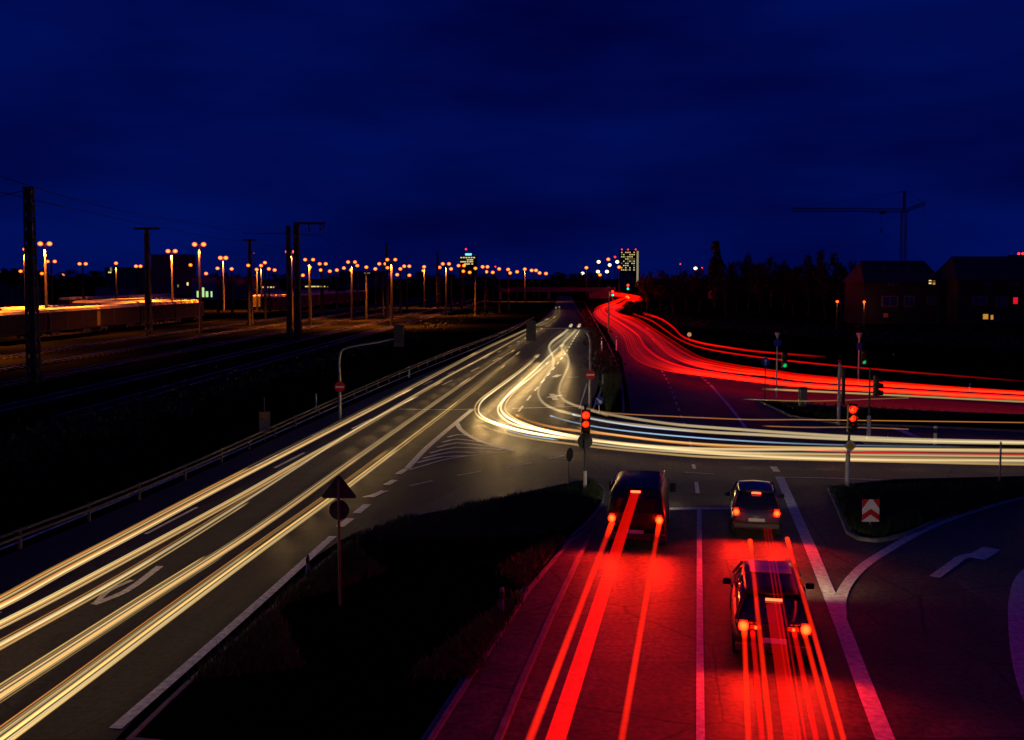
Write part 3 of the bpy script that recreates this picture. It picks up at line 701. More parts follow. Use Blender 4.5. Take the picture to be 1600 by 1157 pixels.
# near signal
p = P(914, 769)
s1 = thing('traffic_signal', p, 'red traffic signal on the verge with a dark round sign back below it', 'traffic signal', 'red signals facing the waiting traffic')
m = MB(); m.tube([(0, 0, .1), (0, 0, .85)], .075, 14); m.build('pole_sleeve', POLEW, s1)
m = MB(); m.tube([(0, 0, .85), (0, 0, 3.4)], .05, 12); m.sphere((0, 0, 3.45), .07); m.build('pole', POLED, s1)
sig_head(s1, 2.75, ['r', 'd', 'o'], mask=True)
m = MB(); m.disc((0, .09, 2.02), .30, (0, -1, 0), .02, 24); m.build('round_sign', SIGNBACK, s1)
# far red signal with priority sign
p = P(1324, 763)
s2 = thing('traffic_signal', p, 'red traffic signal above a yellow and white diamond sign', 'traffic signal', 'red signals facing the waiting traffic')
m = MB(); m.tube([(0, 0, .0), (0, 0, 1.4), (0, 0, 1.45)], [.105, .09, .06], 14); m.build('pole_sleeve', POLEW, s2)
m = MB(); m.tube([(0, 0, 1.45), (.08, 0, 3.45)], .05, 12); m.build('pole', POLED, s2)
sig_head(s2, 2.88, ['r', 'd', 'o'], x=.08, mask=True)
def diamond(cx, cz, y, r): return [(cx-r, y, cz), (cx, y, cz-r), (cx+r, y, cz), (cx, y, cz+r)]
m = MB(); m.prism(diamond(.05, 1.74, -.10, .27), (0, .02, 0)); ds = m.build('diamond_sign', SWHITE, s2)
m = MB(); m.prism(diamond(.05, 1.74, -.112, .18), (0, .01, 0)); m.build('yellow_field', SYEL, ds)

def gsig(px, base, topy, lens_xy, label):
    b = P(px, base); d = b.y; S = d/1600
    t = thing('traffic_signal', b, label, 'traffic signal')
    hz = CAM_H-(lens_xy[1]-435)*S; dx = (lens_xy[0]-px)*S
    m = MB(); m.tube([(0, 0, 0), (0, 0, CAM_H-(topy-435)*S)], .06, 10); m.build('pole', POLEW, t)
    sig_head(t, hz+.36, ['o', 'o', 'g'], x=dx); return t, b, S
t_, b_, S_ = gsig(1213, 621, 528, (1224, 571), 'signal with a small green light on a pale mast with a funnel top')
for tt, SS in ((t_, S_),):
    m = MB(); z = CAM_H-(528-435)*SS; m.tube([(0, 0, z), (0, 0, z+.35)], [.06, .2], 12); m.build('funnel_cap', POLEW, tt)
    m = MB(); m.disc((0, -.08, z-.35), .28, (0, -1, 0), .02, 20); m.build('round_sign', SBLUE, tt)
t_, b_, S_ = gsig(1341, 600, 530, (1348, 566), 'signal with a green light beside the taller mast behind the diamond sign')
m = MB(); z = CAM_H-(530-435)*S_; m.tube([(0, 0, z), (0, 0, z+.5)], [.07, .26], 12); m.build('funnel_cap', POLEW, t_)
m = MB(); m.box((0, -.08, z-.6), (.4, .03, .6)); m.build('blue_plate', SBLUE, t_)
# signal seen side-on with visors towards the junction
p = P(1357, 692)
s5 = thing('traffic_signal', p, 'unlit signal turned sideways with three black visors on a thin pole', 'traffic signal')
m = MB(); m.tube([(0, 0, 0), (0, 0, 1.4), (0, 0, 1.42)], [.11, .1, .055], 12); m.build('pole_sleeve', POLEW, s5)
m = MB(); m.tube([(0, 0, 1.4), (0, 0, 3.9)], .05, 10); m.build('pole', POLED, s5)
m = MB(); m.box((.32, 0, 2.95), (.2, .36, 1.1)); h_ = m.build('signal_housing', mat('housing_brown', (.06, .035, .015), .6), s5, bevel=.02)
for z in (2.6, 2.95, 3.3):
    m = MB(); m.tube([(.42, 0, z+.02), (.68, 0, z-.01)], [.16, .13], 14); m.build('visor', BLACK, h_)
m = MB(); m.box((.16, 0, 2.95), (.2, .05, .05)); m.build('bracket', POLED, s5)
# plain posts
def post(px, base, top, r, m_, label, cat='post', cap=None, group=None, name='post'):
    b = P(px, base); S = b.y/1600; h = CAM_H-(top-435)*S
    t = thing(name, b, label, cat, group)
    m = MB(); m.tube([(0, 0, 0), (0, 0, h*.96), (0, 0, h)], [r, r*.85, r*.6], 12); m.build('shaft', m_, t)
    if cap: m = MB(); m.tube([(0, 0, h-.35*min(1, h)), (0, 0, h-.12*min(1, h))], r*1.12, 12); m.build('band', cap, t)
    return t, h, S
t, h, S = post(1310, 664, 566, .10, POLEW, 'pale post with a reddish tip and a tall narrow box at its side')
m = MB(); m.box((.28, .1, h*.62), (.18, .2, h*.6)); m.build('cabinet', mat('housing_brown', (.06, .035, .015), .6), t, bevel=.02)
m = MB(); m.sphere((0, 0, h+.02), .13); m.build('tip', SRED, t)
post(1461, 698, 667, .10, SWHITE, 'short white and black marker post by the junction verge', 'marker post', BLACK, 'marker posts', 'marker_post')
post(1515, 612, 600, .08, SWHITE, 'tiny white marker post beyond the red band', 'marker post', BLACK, 'marker posts', 'marker_post')
post(1562, 756, 692, .045, STEEL, 'thin grey post at the far end of the kerbed verge')
post(1396, 556, 552, .06, SYEL, 'stubby ochre post behind the unlit side-on signal')
post(494+0, 640, 616, .06, mat('reflector_teal', (.1, .35, .4), .4), 'slim bluish marker post by the guard rail nearer the arm signal', 'marker post', None, 'marker posts', 'marker_post')
post(639, 590, 578, .06, mat('reflector_teal', (.1, .35, .4), .4), 'small bluish marker post farther along the guard rail', 'marker post', None, 'marker posts', 'marker_post')
post(942, 605, 585, .05, mat('reflector_teal', (.1, .35, .4), .4), 'slim bluish marker post on the median beside the no-entry sign', 'marker post', None, 'marker posts', 'marker_post')
post(940, 552, 528, .08, SWHITE, 'white marker post on the median where the roads part', 'marker post', BLACK, 'marker posts', 'marker_post')
post(963, 548, 526, .08, SWHITE, 'white marker post next to the first red streaks', 'marker post', BLACK, 'marker posts', 'marker_post')
post(481, 905, 872, .05, mat('reflector_violet', (.08, .06, .3), .5), 'short dark violet marker post on the verge near the edge line', 'marker post', BLACK, 'marker posts', 'marker_post')
post(784, 968, 925, .06, mat('reflector_violet', (.08, .06, .3), .5), 'short dark marker post beside the red-lit kerb', 'marker post', BLACK, 'marker posts', 'marker_post')
# tall pole by the red streaks
b = P(951, 520); pl = thing('lamp_pole', b, 'thin dark pole standing in front of the first red bend', 'pole')
m = MB(); S = b.y/1600; m.tube([(0, 0, 0), (0, 0, CAM_H-(448-435)*S)], [.14, .09], 10); m.build('shaft', POLED, pl)
m = MB(); m.box((0, -.2, CAM_H-(448-435)*S), (.3, .7, .12)); m.build('head', POLED, pl)
# utility cabinet
p = P(1254, 637); ub = thing('utility_cabinet', p, 'ochre roadside cabinet with a dark cap on the grass strip', 'cabinet', rz=.15)
m = MB(); m.box((0, 0, .62), (.46, .4, 1.2)); m.build('body', mat('cabinet_paint', (.28, .24, .15), .7, noise_s=6), ub, bevel=.02)
m = MB(); m.box((-.02, 0, 1.29), (.56, .5, .13)); m.build('cap', BLACK, ub, bevel=.02)
m = MB(); m.box((.1, -.21, .35), (.14, .02, .2)); m.build('door_panel', SWHITE, ub)
# chevron board
p = P(1359, 829); cb = thing('chevron_board', (p.x, p.y, .09), 'red and white chevron board pointing up on the kerbed verge', 'sign')
m = MB(); m.tube([(0, 0, 0), (0, 0, .5)], .03, 8); m.build('post', POLEW, cb)
bw, bz0, bz1 = .29, .22, .98
m = MB(); m.box((0, -.05, (bz0+bz1)/2), (bw*2, .02, bz1-bz0)); bd = m.build('board', SWHITE, cb)
m = MB(); y = -.066; H = bz1-bz0
def band(z_side, z_mid, th):
    for s_ in (-1, 1):
        q = [(0, y, bz0+z_mid), (s_*bw, y, bz0+z_side), (s_*bw, y, bz0+z_side+th), (0, y, bz0+z_mid+th)]
        m.add(q, [(0, 1, 2, 3) if s_ > 0 else (3, 2, 1, 0)])
band(.04, .24, .20)
for s_ in (-1, 1):
    q = [(s_*.06, y, bz1), (s_*bw, y, bz0+.44), (s_*bw, y, bz1)]; m.add(q, [(0, 1, 2) if s_ > 0 else (2, 1, 0)])
m.build('chevron', SRED, bd)
# triangle and disc, seen from behind
p = P(531, 948); tr = thing('road_sign', p, 'dark back of a triangular sign over a round sign on one post', 'sign')
S = p.y/1600; zt = CAM_H-(746-435)*S; zb = CAM_H-(783-435)*S; hw = 27.5*S
m = MB(); m.tube([(0, 0, 0), (0, 0, zt-.1)], .038, 10); m.build('post', STEEL if 0 else POLED, tr)
m = MB(); r_ = .05
tri = [(-hw+.03, .06, zb), (hw-.03, .06, zb), (hw, .06, zb+.05), (.035, .06, zt-.01), (-.035, .06, zt-.01), (-hw, .06, zb+.05)]
m.prism(tri, (0, .02, 0)); m.build('triangle_panel', SIGNBACK, tr)
m = MB(); m.disc((0, .08, zb-.31), 16*S, (0, -1, 0), .02, 28); m.build('disc_panel', SIGNBACK, tr)
m = MB(); m.box((0, .045, zb+.2), (.4, .02, .03)); m.box((0, .045, zb-.3), (.36, .02, .03)); m.build('clamp', POLED, tr)
# small round sign edge-on
p = P(888, 760); sr = thing('road_sign', (p.x, p.y, .09), 'small round sign seen almost edge-on beside the near red signal', 'sign', rz=math.radians(58))
m = MB(); m.tube([(0, 0, 0), (0, 0, 1.5)], .03, 8); m.build('post', STEEL, sr)
m = MB(); m.disc((0, -.05, 1.22), .28, (0, -1, 0), .02, 24); m.build('disc_panel', SIGNBACK, sr)
# blue arrow signs
def arrow(root, cx, cz, y, s, ang):
    M = Matrix.Rotation(ang, 3, 'Y'); a_ = MB()
    q = [(-.04, 0, -.2), (.04, 0, -.2), (.04, 0, .05), (.12, 0, .05), (0, 0, .22), (-.12, 0, .05), (-.04, 0, .05)]
    a_.add([Vector((cx, y, cz))+M @ (Vector(v)*s) for v in q], [tuple(range(7))]); return a_.build('arrow', SWHITE, root)
p = P(1195, 627); s = thing('road_sign', p, 'round blue sign with a white upward arrow on a thin post', 'sign'); S = p.y/1600; z = CAM_H-(566-435)*S
m = MB(); m.tube([(0, 0, 0), (0, 0, z+.4)], .04, 8); m.build('post', POLED, s)
m = MB(); m.disc((0, -.05, z), .30, (0, -1, 0), .02, 24); d_ = m.build('disc_panel', SBLUE, s); arrow(d_, 0, z, -.075, 1.1, 0)
p = P(936, 648); s = thing('road_sign', p, 'round blue sign with a white arrow slanting down on the median tip', 'sign'); S = p.y/1600; z = CAM_H-(627-435)*S
m = MB(); m.tube([(0, 0, 0), (0, 0, z)], .035, 8); m.build('post', STEEL, s)
m = MB(); m.disc((0, -.05, z), .28, (0, -1, 0), .02, 24); d_ = m.build('disc_panel', SBLUE, s); arrow(d_, 0, z, -.075, 1.05, math.radians(135))
# cantilever signal arms
def arm(px, base, pts, sign, headpx, label):
    b = P(px, base); S = b.y/1600; loc = [((x-px)*S, 0, CAM_H-(y-435)*S) for x, y in pts]
    t = thing('signal_mast', b, label, 'signal mast', 'signal masts with a cantilever arm')
    W = cat_rom([(0, 0, 0), (0, 0, 1.5)]+loc, 5); m = MB(); m.tube(W, [.10-.05*i/len(W) for i in range(len(W))], 10)
    m.build('mast', mat('mast_grey', (.20, .20, .24), .5, .3, noise_s=4), t, smooth=True)
    hx, hz = (headpx[0]-px)*S, CAM_H-(headpx[1]-435)*S
    m = MB(); m.box((hx, 0, hz), (.36, .3, 1.1)); h = m.build('signal_housing', BLACK, t, bevel=.03)
    m = MB(); m.box((hx, -.17, hz), (.62, .03, 1.3)); m.build('back_board', SIGNBACK, h)
    z = CAM_H-(sign[1]-435)*S
    m = MB(); m.disc(((sign[0]-px)*S, -.13, z), .32, (0, -1, 0), .02, 24); d_ = m.build('no_entry_sign', SRED, t)
    m = MB(); m.box(((sign[0]-px)*S, -.155, z), (.48, .012, .11)); m.build('white_bar', SWHITE, d_)
arm(922, 641, [(922, 560), (921, 530), (915, 518), (905, 514), (870, 513), (834, 511)], (922, 586), (829, 517), 'mast on the median with a no-entry sign and a hanging signal over the turning lanes')
arm(531, 656, [(531, 590), (531, 560), (535, 548), (546, 543), (590, 535), (624, 528)], (532, 605), (625, 525), 'mast behind the guard rail with a no-entry sign and an arm reaching to the road')
# information panel by the rail
p = P(414, 690); s = thing('notice_board', p, 'dim notice board with an amber upper half beyond the guard rail', 'sign', rz=.25); S = p.y/1600
m = MB(); m.box((0, .05, 1.1), (.06, .06, 2.4)); m.build('post', POLED, s)
m = MB(); m.box((0, 0, CAM_H-(661-435)*S), (17*S, .05, 33*S)); bd = m.build('panel', mat('dim_panel', (.13, .12, .12), .7, noise_s=14, var=.6), s)
m = MB(); m.box((0, -.03, CAM_H-(650-435)*S), (15*S, .01, 8*S)); m.build('amber_field', mat('amber_field', (.30, .14, .03), .7), bd)
# guard rail along the main road
GRAIL = mat('weathered_rail', (.09, .08, .075), .7, .2, noise_s=3)
gr = thing('guard_rail', (0, 0, 0), 'long low steel guard rail following the outer edge of the main road', 'guard rail')
GW = cat_rom(pix([(-500, 1060), (-100, 915), (0, 872), (150, 812), (300, 746), (450, 674), (600, 603), (700, 559), (780, 527), (835, 500)]), 14)
for dz in (.62, .42):
    m = MB(); m.tube([p+Vector((0, 0, dz)) for p in GW], .05, 6); m.build('rail', GRAIL, gr)
acc = 0
for i in range(len(GW)-1):
    acc += (GW[i+1]-GW[i]).length
    if acc > 3.5: acc = 0; m = MB(); m.box(GW[i]+Vector((-.06, .1, .34)), (.09, .09, .68)); m.build('post', GRAIL, gr)
# paved edge strip beyond the rail
# small round amber lamp by the lone red streak
p = P(1077, 532); s = thing('warning_lamp', p, 'small round amber lamp on a stub post above the red band', 'lamp'); S = p.y/1600
m = MB(); m.tube([(0, 0, 0), (0, 0, CAM_H-(523-435)*S)], .05, 8); m.build('post', POLED, s)
m = MB(); m.sphere((0, 0, CAM_H-(523-435)*S), 3.4*S, 14, 8); m.build('globe', emis('amber_globe', (1, .5, .22), .45), s, smooth=True)

# ================================================================ RAIL YARD
strip('ballast_bed', [Vector((-75, 60, 0)), Vector((-60, 160, 0)), Vector((-25, 500, 0)), Vector((20, 1100, 0))], [Vector((-330, 60, 0)), Vector((-330, 160, 0)), Vector((-270, 500, 0)), Vector((-120, 1100, 0))], .03, BALLAST)
VPX = 885; yang = math.atan((VPX-800)/1600); yd = Vector((math.sin(yang), math.cos(yang), 0)); yn = Vector((yd.y, -yd.x, 0))
def yp(lat, along): return yd*along-yn*lat     # lat metres to the west of the viewer, along the tracks
RAILM = mat('rail_steel', (.30, .24, .20), .22, .95, noise_s=.3, var=.9); SLEEP = mat('sleeper', (.012, .011, .010), .9)
for i, (lat, a0, a1) in enumerate(((30, 60, 420), (36, 60, 420), (44, 70, 420), (52, 80, 420), (60, 90, 480))):
    t = thing('railway_track', yp(lat, a0), '%s railway track counted outward from the main road' % ORD[i], 'railway track', 'railway tracks of the yard')
    o = yp(lat, a0)
    for s_ in (-.75, .75):
        m = MB(); m.tube([yp(lat+s_, a0)-o+Vector((0, 0, .2)), yp(lat+s_, a1)-o+Vector((0, 0, .2))], .045, 6); m.build('rail', RAILM, t)
    m = MB(); a = a0
    while a < min(a1, 260): m.box(yp(lat, a)-o+Vector((0, 0, .08)), (2.5, .26, .14), rz=-yang); a += 1.3
    sl = m.build('sleepers', SLEEP, t); sl['kind'] = 'stuff'
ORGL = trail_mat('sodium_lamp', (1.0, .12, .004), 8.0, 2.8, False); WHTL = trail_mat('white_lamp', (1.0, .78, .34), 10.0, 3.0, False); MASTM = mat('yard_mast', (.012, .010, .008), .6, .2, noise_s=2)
LITM = mat('yard_mast_lit', (.11, .08, .06), .6, .2, noise_s=2)  # lighter copy of the mast colour, for masts that look lamplit
SODK = (1.0, .22, .012)
def yard_lamp(px, py, h, twin, label, group, m_=None, power=0, hs=.42):
    d = 1600*(h-CAM_H)/max(435-py, 1.5); x = (px-800)/1600*d
    t = thing('yard_lamp', (x, d, 0), label, 'lamp', group); S = d/1600
    m = MB(); m.tube([(0, 0, 0), (0, 0, h-.2)], [.28, .16], 8); m.build('mast', LITM if h == 14 else MASTM, t)
    w = max(.7, 3.4*S) if twin else 0
    if twin:
        m = MB(); m.box((0, 0, h-.12), (2*w, .14, .14)); m.build('crossarm', MASTM, t)
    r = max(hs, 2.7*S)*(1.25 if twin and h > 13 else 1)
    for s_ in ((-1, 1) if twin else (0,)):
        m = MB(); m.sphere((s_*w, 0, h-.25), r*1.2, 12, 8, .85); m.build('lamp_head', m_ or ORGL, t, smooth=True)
    if power:
        l = bpy.data.lights.new('sodium_light', 'SPOT'); l.energy = power; l.color = SODK; l.shadow_soft_size = .15; l.spot_size = math.radians(146); l.spot_blend = .9
        lo = bpy.data.objects.new('sodium_light', l); COL.objects.link(lo); lo.parent = t; lo.location = (0, -.3, h-1.2)
    return t
tall = [(41, 388, 0), (73, 379, 1), (270, 391, 1), (313, 380, 1), (456, 392, 1), (350, 402, 1)]
lampname = ['lone-headed orange lamp beside the tall dark lattice mast', 'tall bright twin orange lamp in front of the tall lattice mast', 'tall twin orange lamp in front of the dark block',
            'tallest twin orange lamp, in front of the lit yard building', 'twin orange lamp on the portal mast beams', 'twin orange lamp rising behind the lit yard building']
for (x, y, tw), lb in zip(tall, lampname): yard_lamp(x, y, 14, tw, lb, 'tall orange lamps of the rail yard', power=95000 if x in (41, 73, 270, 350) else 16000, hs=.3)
mid = [(82, 407, 1), (42, 411, 0), (131, 411, 1), (183, 410, 0), (214, 415, 0), (221, 415, 0), (299, 413, 0), (415, 409, 0), (409, 414, 0), (484, 404, 1), (505, 411, 1), (538, 418, 0), (550, 408, 1), (559, 414, 0), (598, 411, 1), (612, 404, 1), (636, 415, 1),
       (663, 416, 0), (687, 417, 0), (697, 411, 1), (721, 414, 1), (758, 416, 1), (820, 420, 0), (834, 422, 1)]
mid.sort()
for i, (x, y, tw) in enumerate(mid):
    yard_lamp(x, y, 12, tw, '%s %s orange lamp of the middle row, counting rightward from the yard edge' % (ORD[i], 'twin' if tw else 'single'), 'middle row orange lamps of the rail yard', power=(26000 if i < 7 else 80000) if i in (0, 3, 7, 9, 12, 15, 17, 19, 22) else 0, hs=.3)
low = [(34, 423), (67, 427), (100, 430), (341, 418), (363, 419), (323, 427), (389, 413), (402, 420), (421, 419), (430, 421), (485, 416), (452, 420), (474, 430), (502, 421), (516, 423), (527, 421), (549, 421), (573, 416), (587, 419), (606, 417), (621, 429), (626, 419),
       (640, 430), (662, 422), (705, 419), (724, 423), (734, 425), (743, 418), (760, 424), (770, 425), (780, 419), (794, 420), (797, 426), (808, 424), (843, 426), (853, 427)]
low.sort()
for i, (x, y) in enumerate(low):
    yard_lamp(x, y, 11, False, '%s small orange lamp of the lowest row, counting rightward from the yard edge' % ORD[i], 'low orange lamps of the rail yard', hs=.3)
for i, (x, y, tw) in enumerate(((-90, 367, 0), (-150, 350, 0))): yard_lamp(x, y, 14, tw, '%s orange yard lamp added out of view to light the first wagons' % ('farther', 'nearest')[i], 'tall orange lamps of the rail yard', power=100000)  # two unseen lamps added left of the view to brighten the wagon roofs
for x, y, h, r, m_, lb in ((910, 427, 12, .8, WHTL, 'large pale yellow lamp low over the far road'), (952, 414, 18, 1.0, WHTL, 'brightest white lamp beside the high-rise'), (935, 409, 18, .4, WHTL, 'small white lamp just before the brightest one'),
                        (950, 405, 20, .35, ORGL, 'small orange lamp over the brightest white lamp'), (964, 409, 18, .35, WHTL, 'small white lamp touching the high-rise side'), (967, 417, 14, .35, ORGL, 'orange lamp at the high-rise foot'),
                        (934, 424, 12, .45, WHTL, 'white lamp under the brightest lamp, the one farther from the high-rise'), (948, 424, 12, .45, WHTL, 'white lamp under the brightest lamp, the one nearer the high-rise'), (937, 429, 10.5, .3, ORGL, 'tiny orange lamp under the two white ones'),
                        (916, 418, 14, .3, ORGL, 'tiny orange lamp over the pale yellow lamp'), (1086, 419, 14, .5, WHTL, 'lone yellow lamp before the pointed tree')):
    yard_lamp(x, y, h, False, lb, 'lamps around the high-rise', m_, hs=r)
RDOT = emis('red_beacon', (1, .03, .03), 2.5)
def beacon(px, py, d, label, r=2.2, m_=None):
    p = Q(px, py, d); t = thing('beacon_mast', (p.x, p.y, 0), label, 'beacon', 'red beacons on the skyline'); 
    m = MB(); m.tube([(0, 0, 0), (0, 0, p.z)], [.5, .2], 6); m.build('mast', POLED, t)
    m = MB(); m.sphere((0, 0, p.z), r*d/1600*.5, 8, 6); m.build('beacon', m_ or RDOT, t)
beacon(961, 402, 900, 'red beacon beside the high-rise roof', 3.5)
beacon(1063, 413, 900, 'lone pinkish-red beacon between high-rise and pointed tree')
beacon(1097, 419, 700, 'red and white spark beside the pointed tree')
beacon(774, 417, 1200, 'dim red beacon among the orange lamps', 2.5)
beacon(397, 396, 1200, 'faint red beacon above the yard lamps', 1.2)

# parked wagons whose roofs catch the lamps
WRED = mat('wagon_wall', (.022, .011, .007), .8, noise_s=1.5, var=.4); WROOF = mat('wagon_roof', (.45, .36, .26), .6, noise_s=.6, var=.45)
def make_wagon(kind):
    t = thing('freight_wagon', (0, 0, 0), 'x', 'wagon', 'freight wagons parked in the yard')
    L_ = 14.5
    m = MB(); m.box((0, 0, 2.35), (2.9, L_, 2.5)); m.build('body', WRED, t)
    m = MB()
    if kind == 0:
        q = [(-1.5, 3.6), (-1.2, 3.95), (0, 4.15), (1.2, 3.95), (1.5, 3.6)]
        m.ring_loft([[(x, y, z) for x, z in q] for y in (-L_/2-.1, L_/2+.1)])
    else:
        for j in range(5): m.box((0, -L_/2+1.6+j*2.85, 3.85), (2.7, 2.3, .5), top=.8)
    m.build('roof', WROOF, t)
    m = MB(); m.box((0, 0, 1.0), (2.5, L_+.6, .22)); m.build('chassis', POLED, t)
    for y in (-4.8, 4.8):
        m = MB()
        for yy in (y-.9, y+.9):
            for x in (-.75, .75): m.tube([(x-.06, yy, .62), (x+.06, yy, .62)], .45, 14)
        m.box((0, y, .65), (1.9, 2.6, .3)); m.build('bogie', POLED, t)
    m = MB()
    for y in (-L_/2+.1, -2.4, 2.4, L_/2-.1):
        for s_ in (-1, 1): m.box((s_*1.47, y, 2.35), (.06, .14, 2.5))
    m.build('ribs', POLED, t)
    return t
protos = [make_wagon(0), make_wagon(1)]; used = [False, False]; rw = random.Random(5)
rows = [(74, 132, 15, 'front'), (82, 150, 14, 'second'), (94, 185, 12, 'third'), (112, 230, 10, 'fourth')]
for lat, a0, n, rn in rows:
    a = a0; kd = 0; cnt = 0
    for i in range(n):
        if rw.random() < .25: kd = 1-kd
        if rw.random() < .12: a += 15.6
        p = yp(lat, a); q = 800+1600*p.x/p.y; a += 15.6
        if 280 < q < 405 and p.y > 218: continue
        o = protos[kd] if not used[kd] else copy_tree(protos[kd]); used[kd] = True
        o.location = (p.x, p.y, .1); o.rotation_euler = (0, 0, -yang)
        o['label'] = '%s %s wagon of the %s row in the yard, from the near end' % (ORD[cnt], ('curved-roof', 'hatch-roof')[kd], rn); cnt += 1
# yard building with the lit windows
def building(px0, px1, topy, d, base, m_wall, label, wins=(), roof='flat', name='building', depth=12, roofm=None, group=None):
    """wins: (px, py, w px, h px, material)"""
    x0, x1 = (px0-800)/1600*d, (px1-800)/1600*d; S = d/1600; H = CAM_H+(435-topy)*S
    t = thing(name, ((x0+x1)/2, d, 0), label, 'building', group); W_ = x1-x0
    rh = 0 if roof == 'flat' else min(4.5, H*.35)
    m = MB(); m.box((0, depth/2, (H-rh)/2), (W_, depth, H-rh)); m.build('wall', m_wall, t)
    m = MB()
    if roof == 'flat': m.box((0, depth/2, H+.12), (W_+.5, depth+.5, .3))
    else:
        e = .5; z = H-rh; k_ = .14
        m.add([(-W_/2-e, -e, z), (W_/2+e, -e, z), (W_/2+e, depth+e, z), (-W_/2-e, depth+e, z), (-W_/2*(1-k_), depth/2, H), (W_/2*(1-k_), depth/2, H)],
              [(0, 1, 5, 4), (1, 2, 5), (2, 3, 4, 5), (3, 0, 4), (3, 2, 1, 0)])
    m.build('roof', roofm or mat('roof_tiles', (.03, .028, .03), .8, noise_s=1), t)
    cx = (x0+x1)/2
    for px, py, w, h, mm in wins:
        wx = (px-800)/1600*d-cx; wz = CAM_H+(435-py)*S
        yy = -.03
        if roof != 'flat' and wz > H-rh+.2:
            yy = -.5+ (wz-(H-rh))/rh*(depth/2+.5)-.4
            f = MB(); f.box((wx, yy+.55, wz), (w*S*1.35, 1.3, h*S*1.35)); f.build('dormer', m_wall, t); yy -= .14
        f = MB(); f.box((wx, yy, wz), (w*S*1.18, .08, h*S*1.18)); fo = f.build('window', mat('frame_paint', (.12, .12, .13), .7), t)
        f = MB(); f.box((wx, yy-.05, wz), (w*S, .04, h*S)); f.build('pane', mm, fo)
        if w*S > 1.1:
            f = MB(); f.box((wx, yy-.08, wz), (.08, .03, h*S)); f.build('bar', mat('frame_paint', (.12, .12, .13), .7), fo)
    return t, H, S
GRN = emis('lit_window_green', (.62, 1.0, .38), .8); YLW = emis('lit_window_yellow', (1, .80, .30), .9); ORW = emis('lit_window_amber', (1, .42, .06), .55); DIMB = mat('dark_pane', (.02, .03, .10), .15, spec=.7)
PINK = emis('lit_window_red', (1, .01, .03), .75); DIMY = emis('lit_window_dim', (.8, .7, .3), .25)
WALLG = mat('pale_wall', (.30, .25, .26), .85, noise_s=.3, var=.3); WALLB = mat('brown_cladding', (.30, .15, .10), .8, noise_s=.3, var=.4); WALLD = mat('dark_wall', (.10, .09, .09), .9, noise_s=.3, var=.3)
building(298, 340, 434, 400, 0, WALLG, 'pale yard building with bright greenish windows', [(310, 460, 4, 10, GRN), (318, 457, 3.5, 15, GRN), (324, 460, 4, 9, GRN), (331, 460, 2.6, 9, GRN)])
building(341, 389, 434, 403, 0, WALLB, 'brown clad shed joined to the pale yard building', [(347, 452, 7, 22, mat('door_brown', (.16, .09, .06), .8)), (359, 452, 10, 22, mat('door_brown', (.16, .09, .06), .8))])
building(238, 296, 399, 520, 0, WALLD, 'tall dark block behind the yard lamps', [(294, 444, 3, 5, YLW), (279, 447, 2, 4, DIMY)])
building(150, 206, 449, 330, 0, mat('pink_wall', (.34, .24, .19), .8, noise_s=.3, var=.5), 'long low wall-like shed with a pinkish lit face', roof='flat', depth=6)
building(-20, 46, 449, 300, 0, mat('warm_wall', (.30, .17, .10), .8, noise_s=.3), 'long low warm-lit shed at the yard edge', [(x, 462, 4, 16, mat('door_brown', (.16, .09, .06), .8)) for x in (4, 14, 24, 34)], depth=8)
building(408, 432, 440, 520, 0, WALLD, 'dark low shed with a row of yellow lights, nearer the yard building', [(x, 449, 3, 2, YLW) for x in (411, 415, 420, 424, 429)], depth=8)
building(476, 517, 439, 560, 0, WALLD, 'dark low shed with a longer row of yellow lights', [(x, 448, 3.4, 1.8, YLW) for x in (479, 483, 488, 492, 497, 502, 507, 513)], depth=8)
building(-30, 60, 424, 640, 0, WALLD, 'flat dark hall on the skyline at the yard edge', [(x, 425.5, 3, 1.4, DIMY) for x in (2, 9)])
building(165, 232, 419, 700, 0, WALLD, 'flat dark hall on the skyline behind the small lamps', [(173, 426, 5, 2, YLW), (141+34, 421, 3, 6, DIMY)])
building(530, 600, 424, 900, 0, WALLD, 'low dark hall on the skyline with one pale strip light', [(574, 427, 9, 1.5, DIMY)])
# distant office with blue roof sign
ow = []
rows_ = [(403, (721, 725, 729, 733, 737, 741)), (406.5, (731, 735, 738)), (409.5, (721, 724, 727, 731, 735, 738)), (413, (727, 730, 733, 738))]
for y, xs in rows_:
    for x in xs: ow.append((x, y, 2.7, 1.7, YLW))
t, H, S = building(718, 745, 401, 1200, 0, WALLD, 'distant office block with rows of yellow windows and a blue roof sign', ow, depth=18)
m = MB(); m.box((.5, 0, H+2.2), (7.6, .8, 2.4)); m.build('roof_sign', emis('blue_sign', (.12, .5, 1.0), 2.2), t, bevel=.8)
m = MB(); m.tube([(-2.5, 2, H), (-2.5, 2, CAM_H+(435-390.5)*S)], .25, 6); m.build('antenna', POLED, t)
m = MB(); m.sphere((-2.5, 2, CAM_H+(435-390)*S), 1.1, 8, 6); m.build('beacon', RDOT, t)
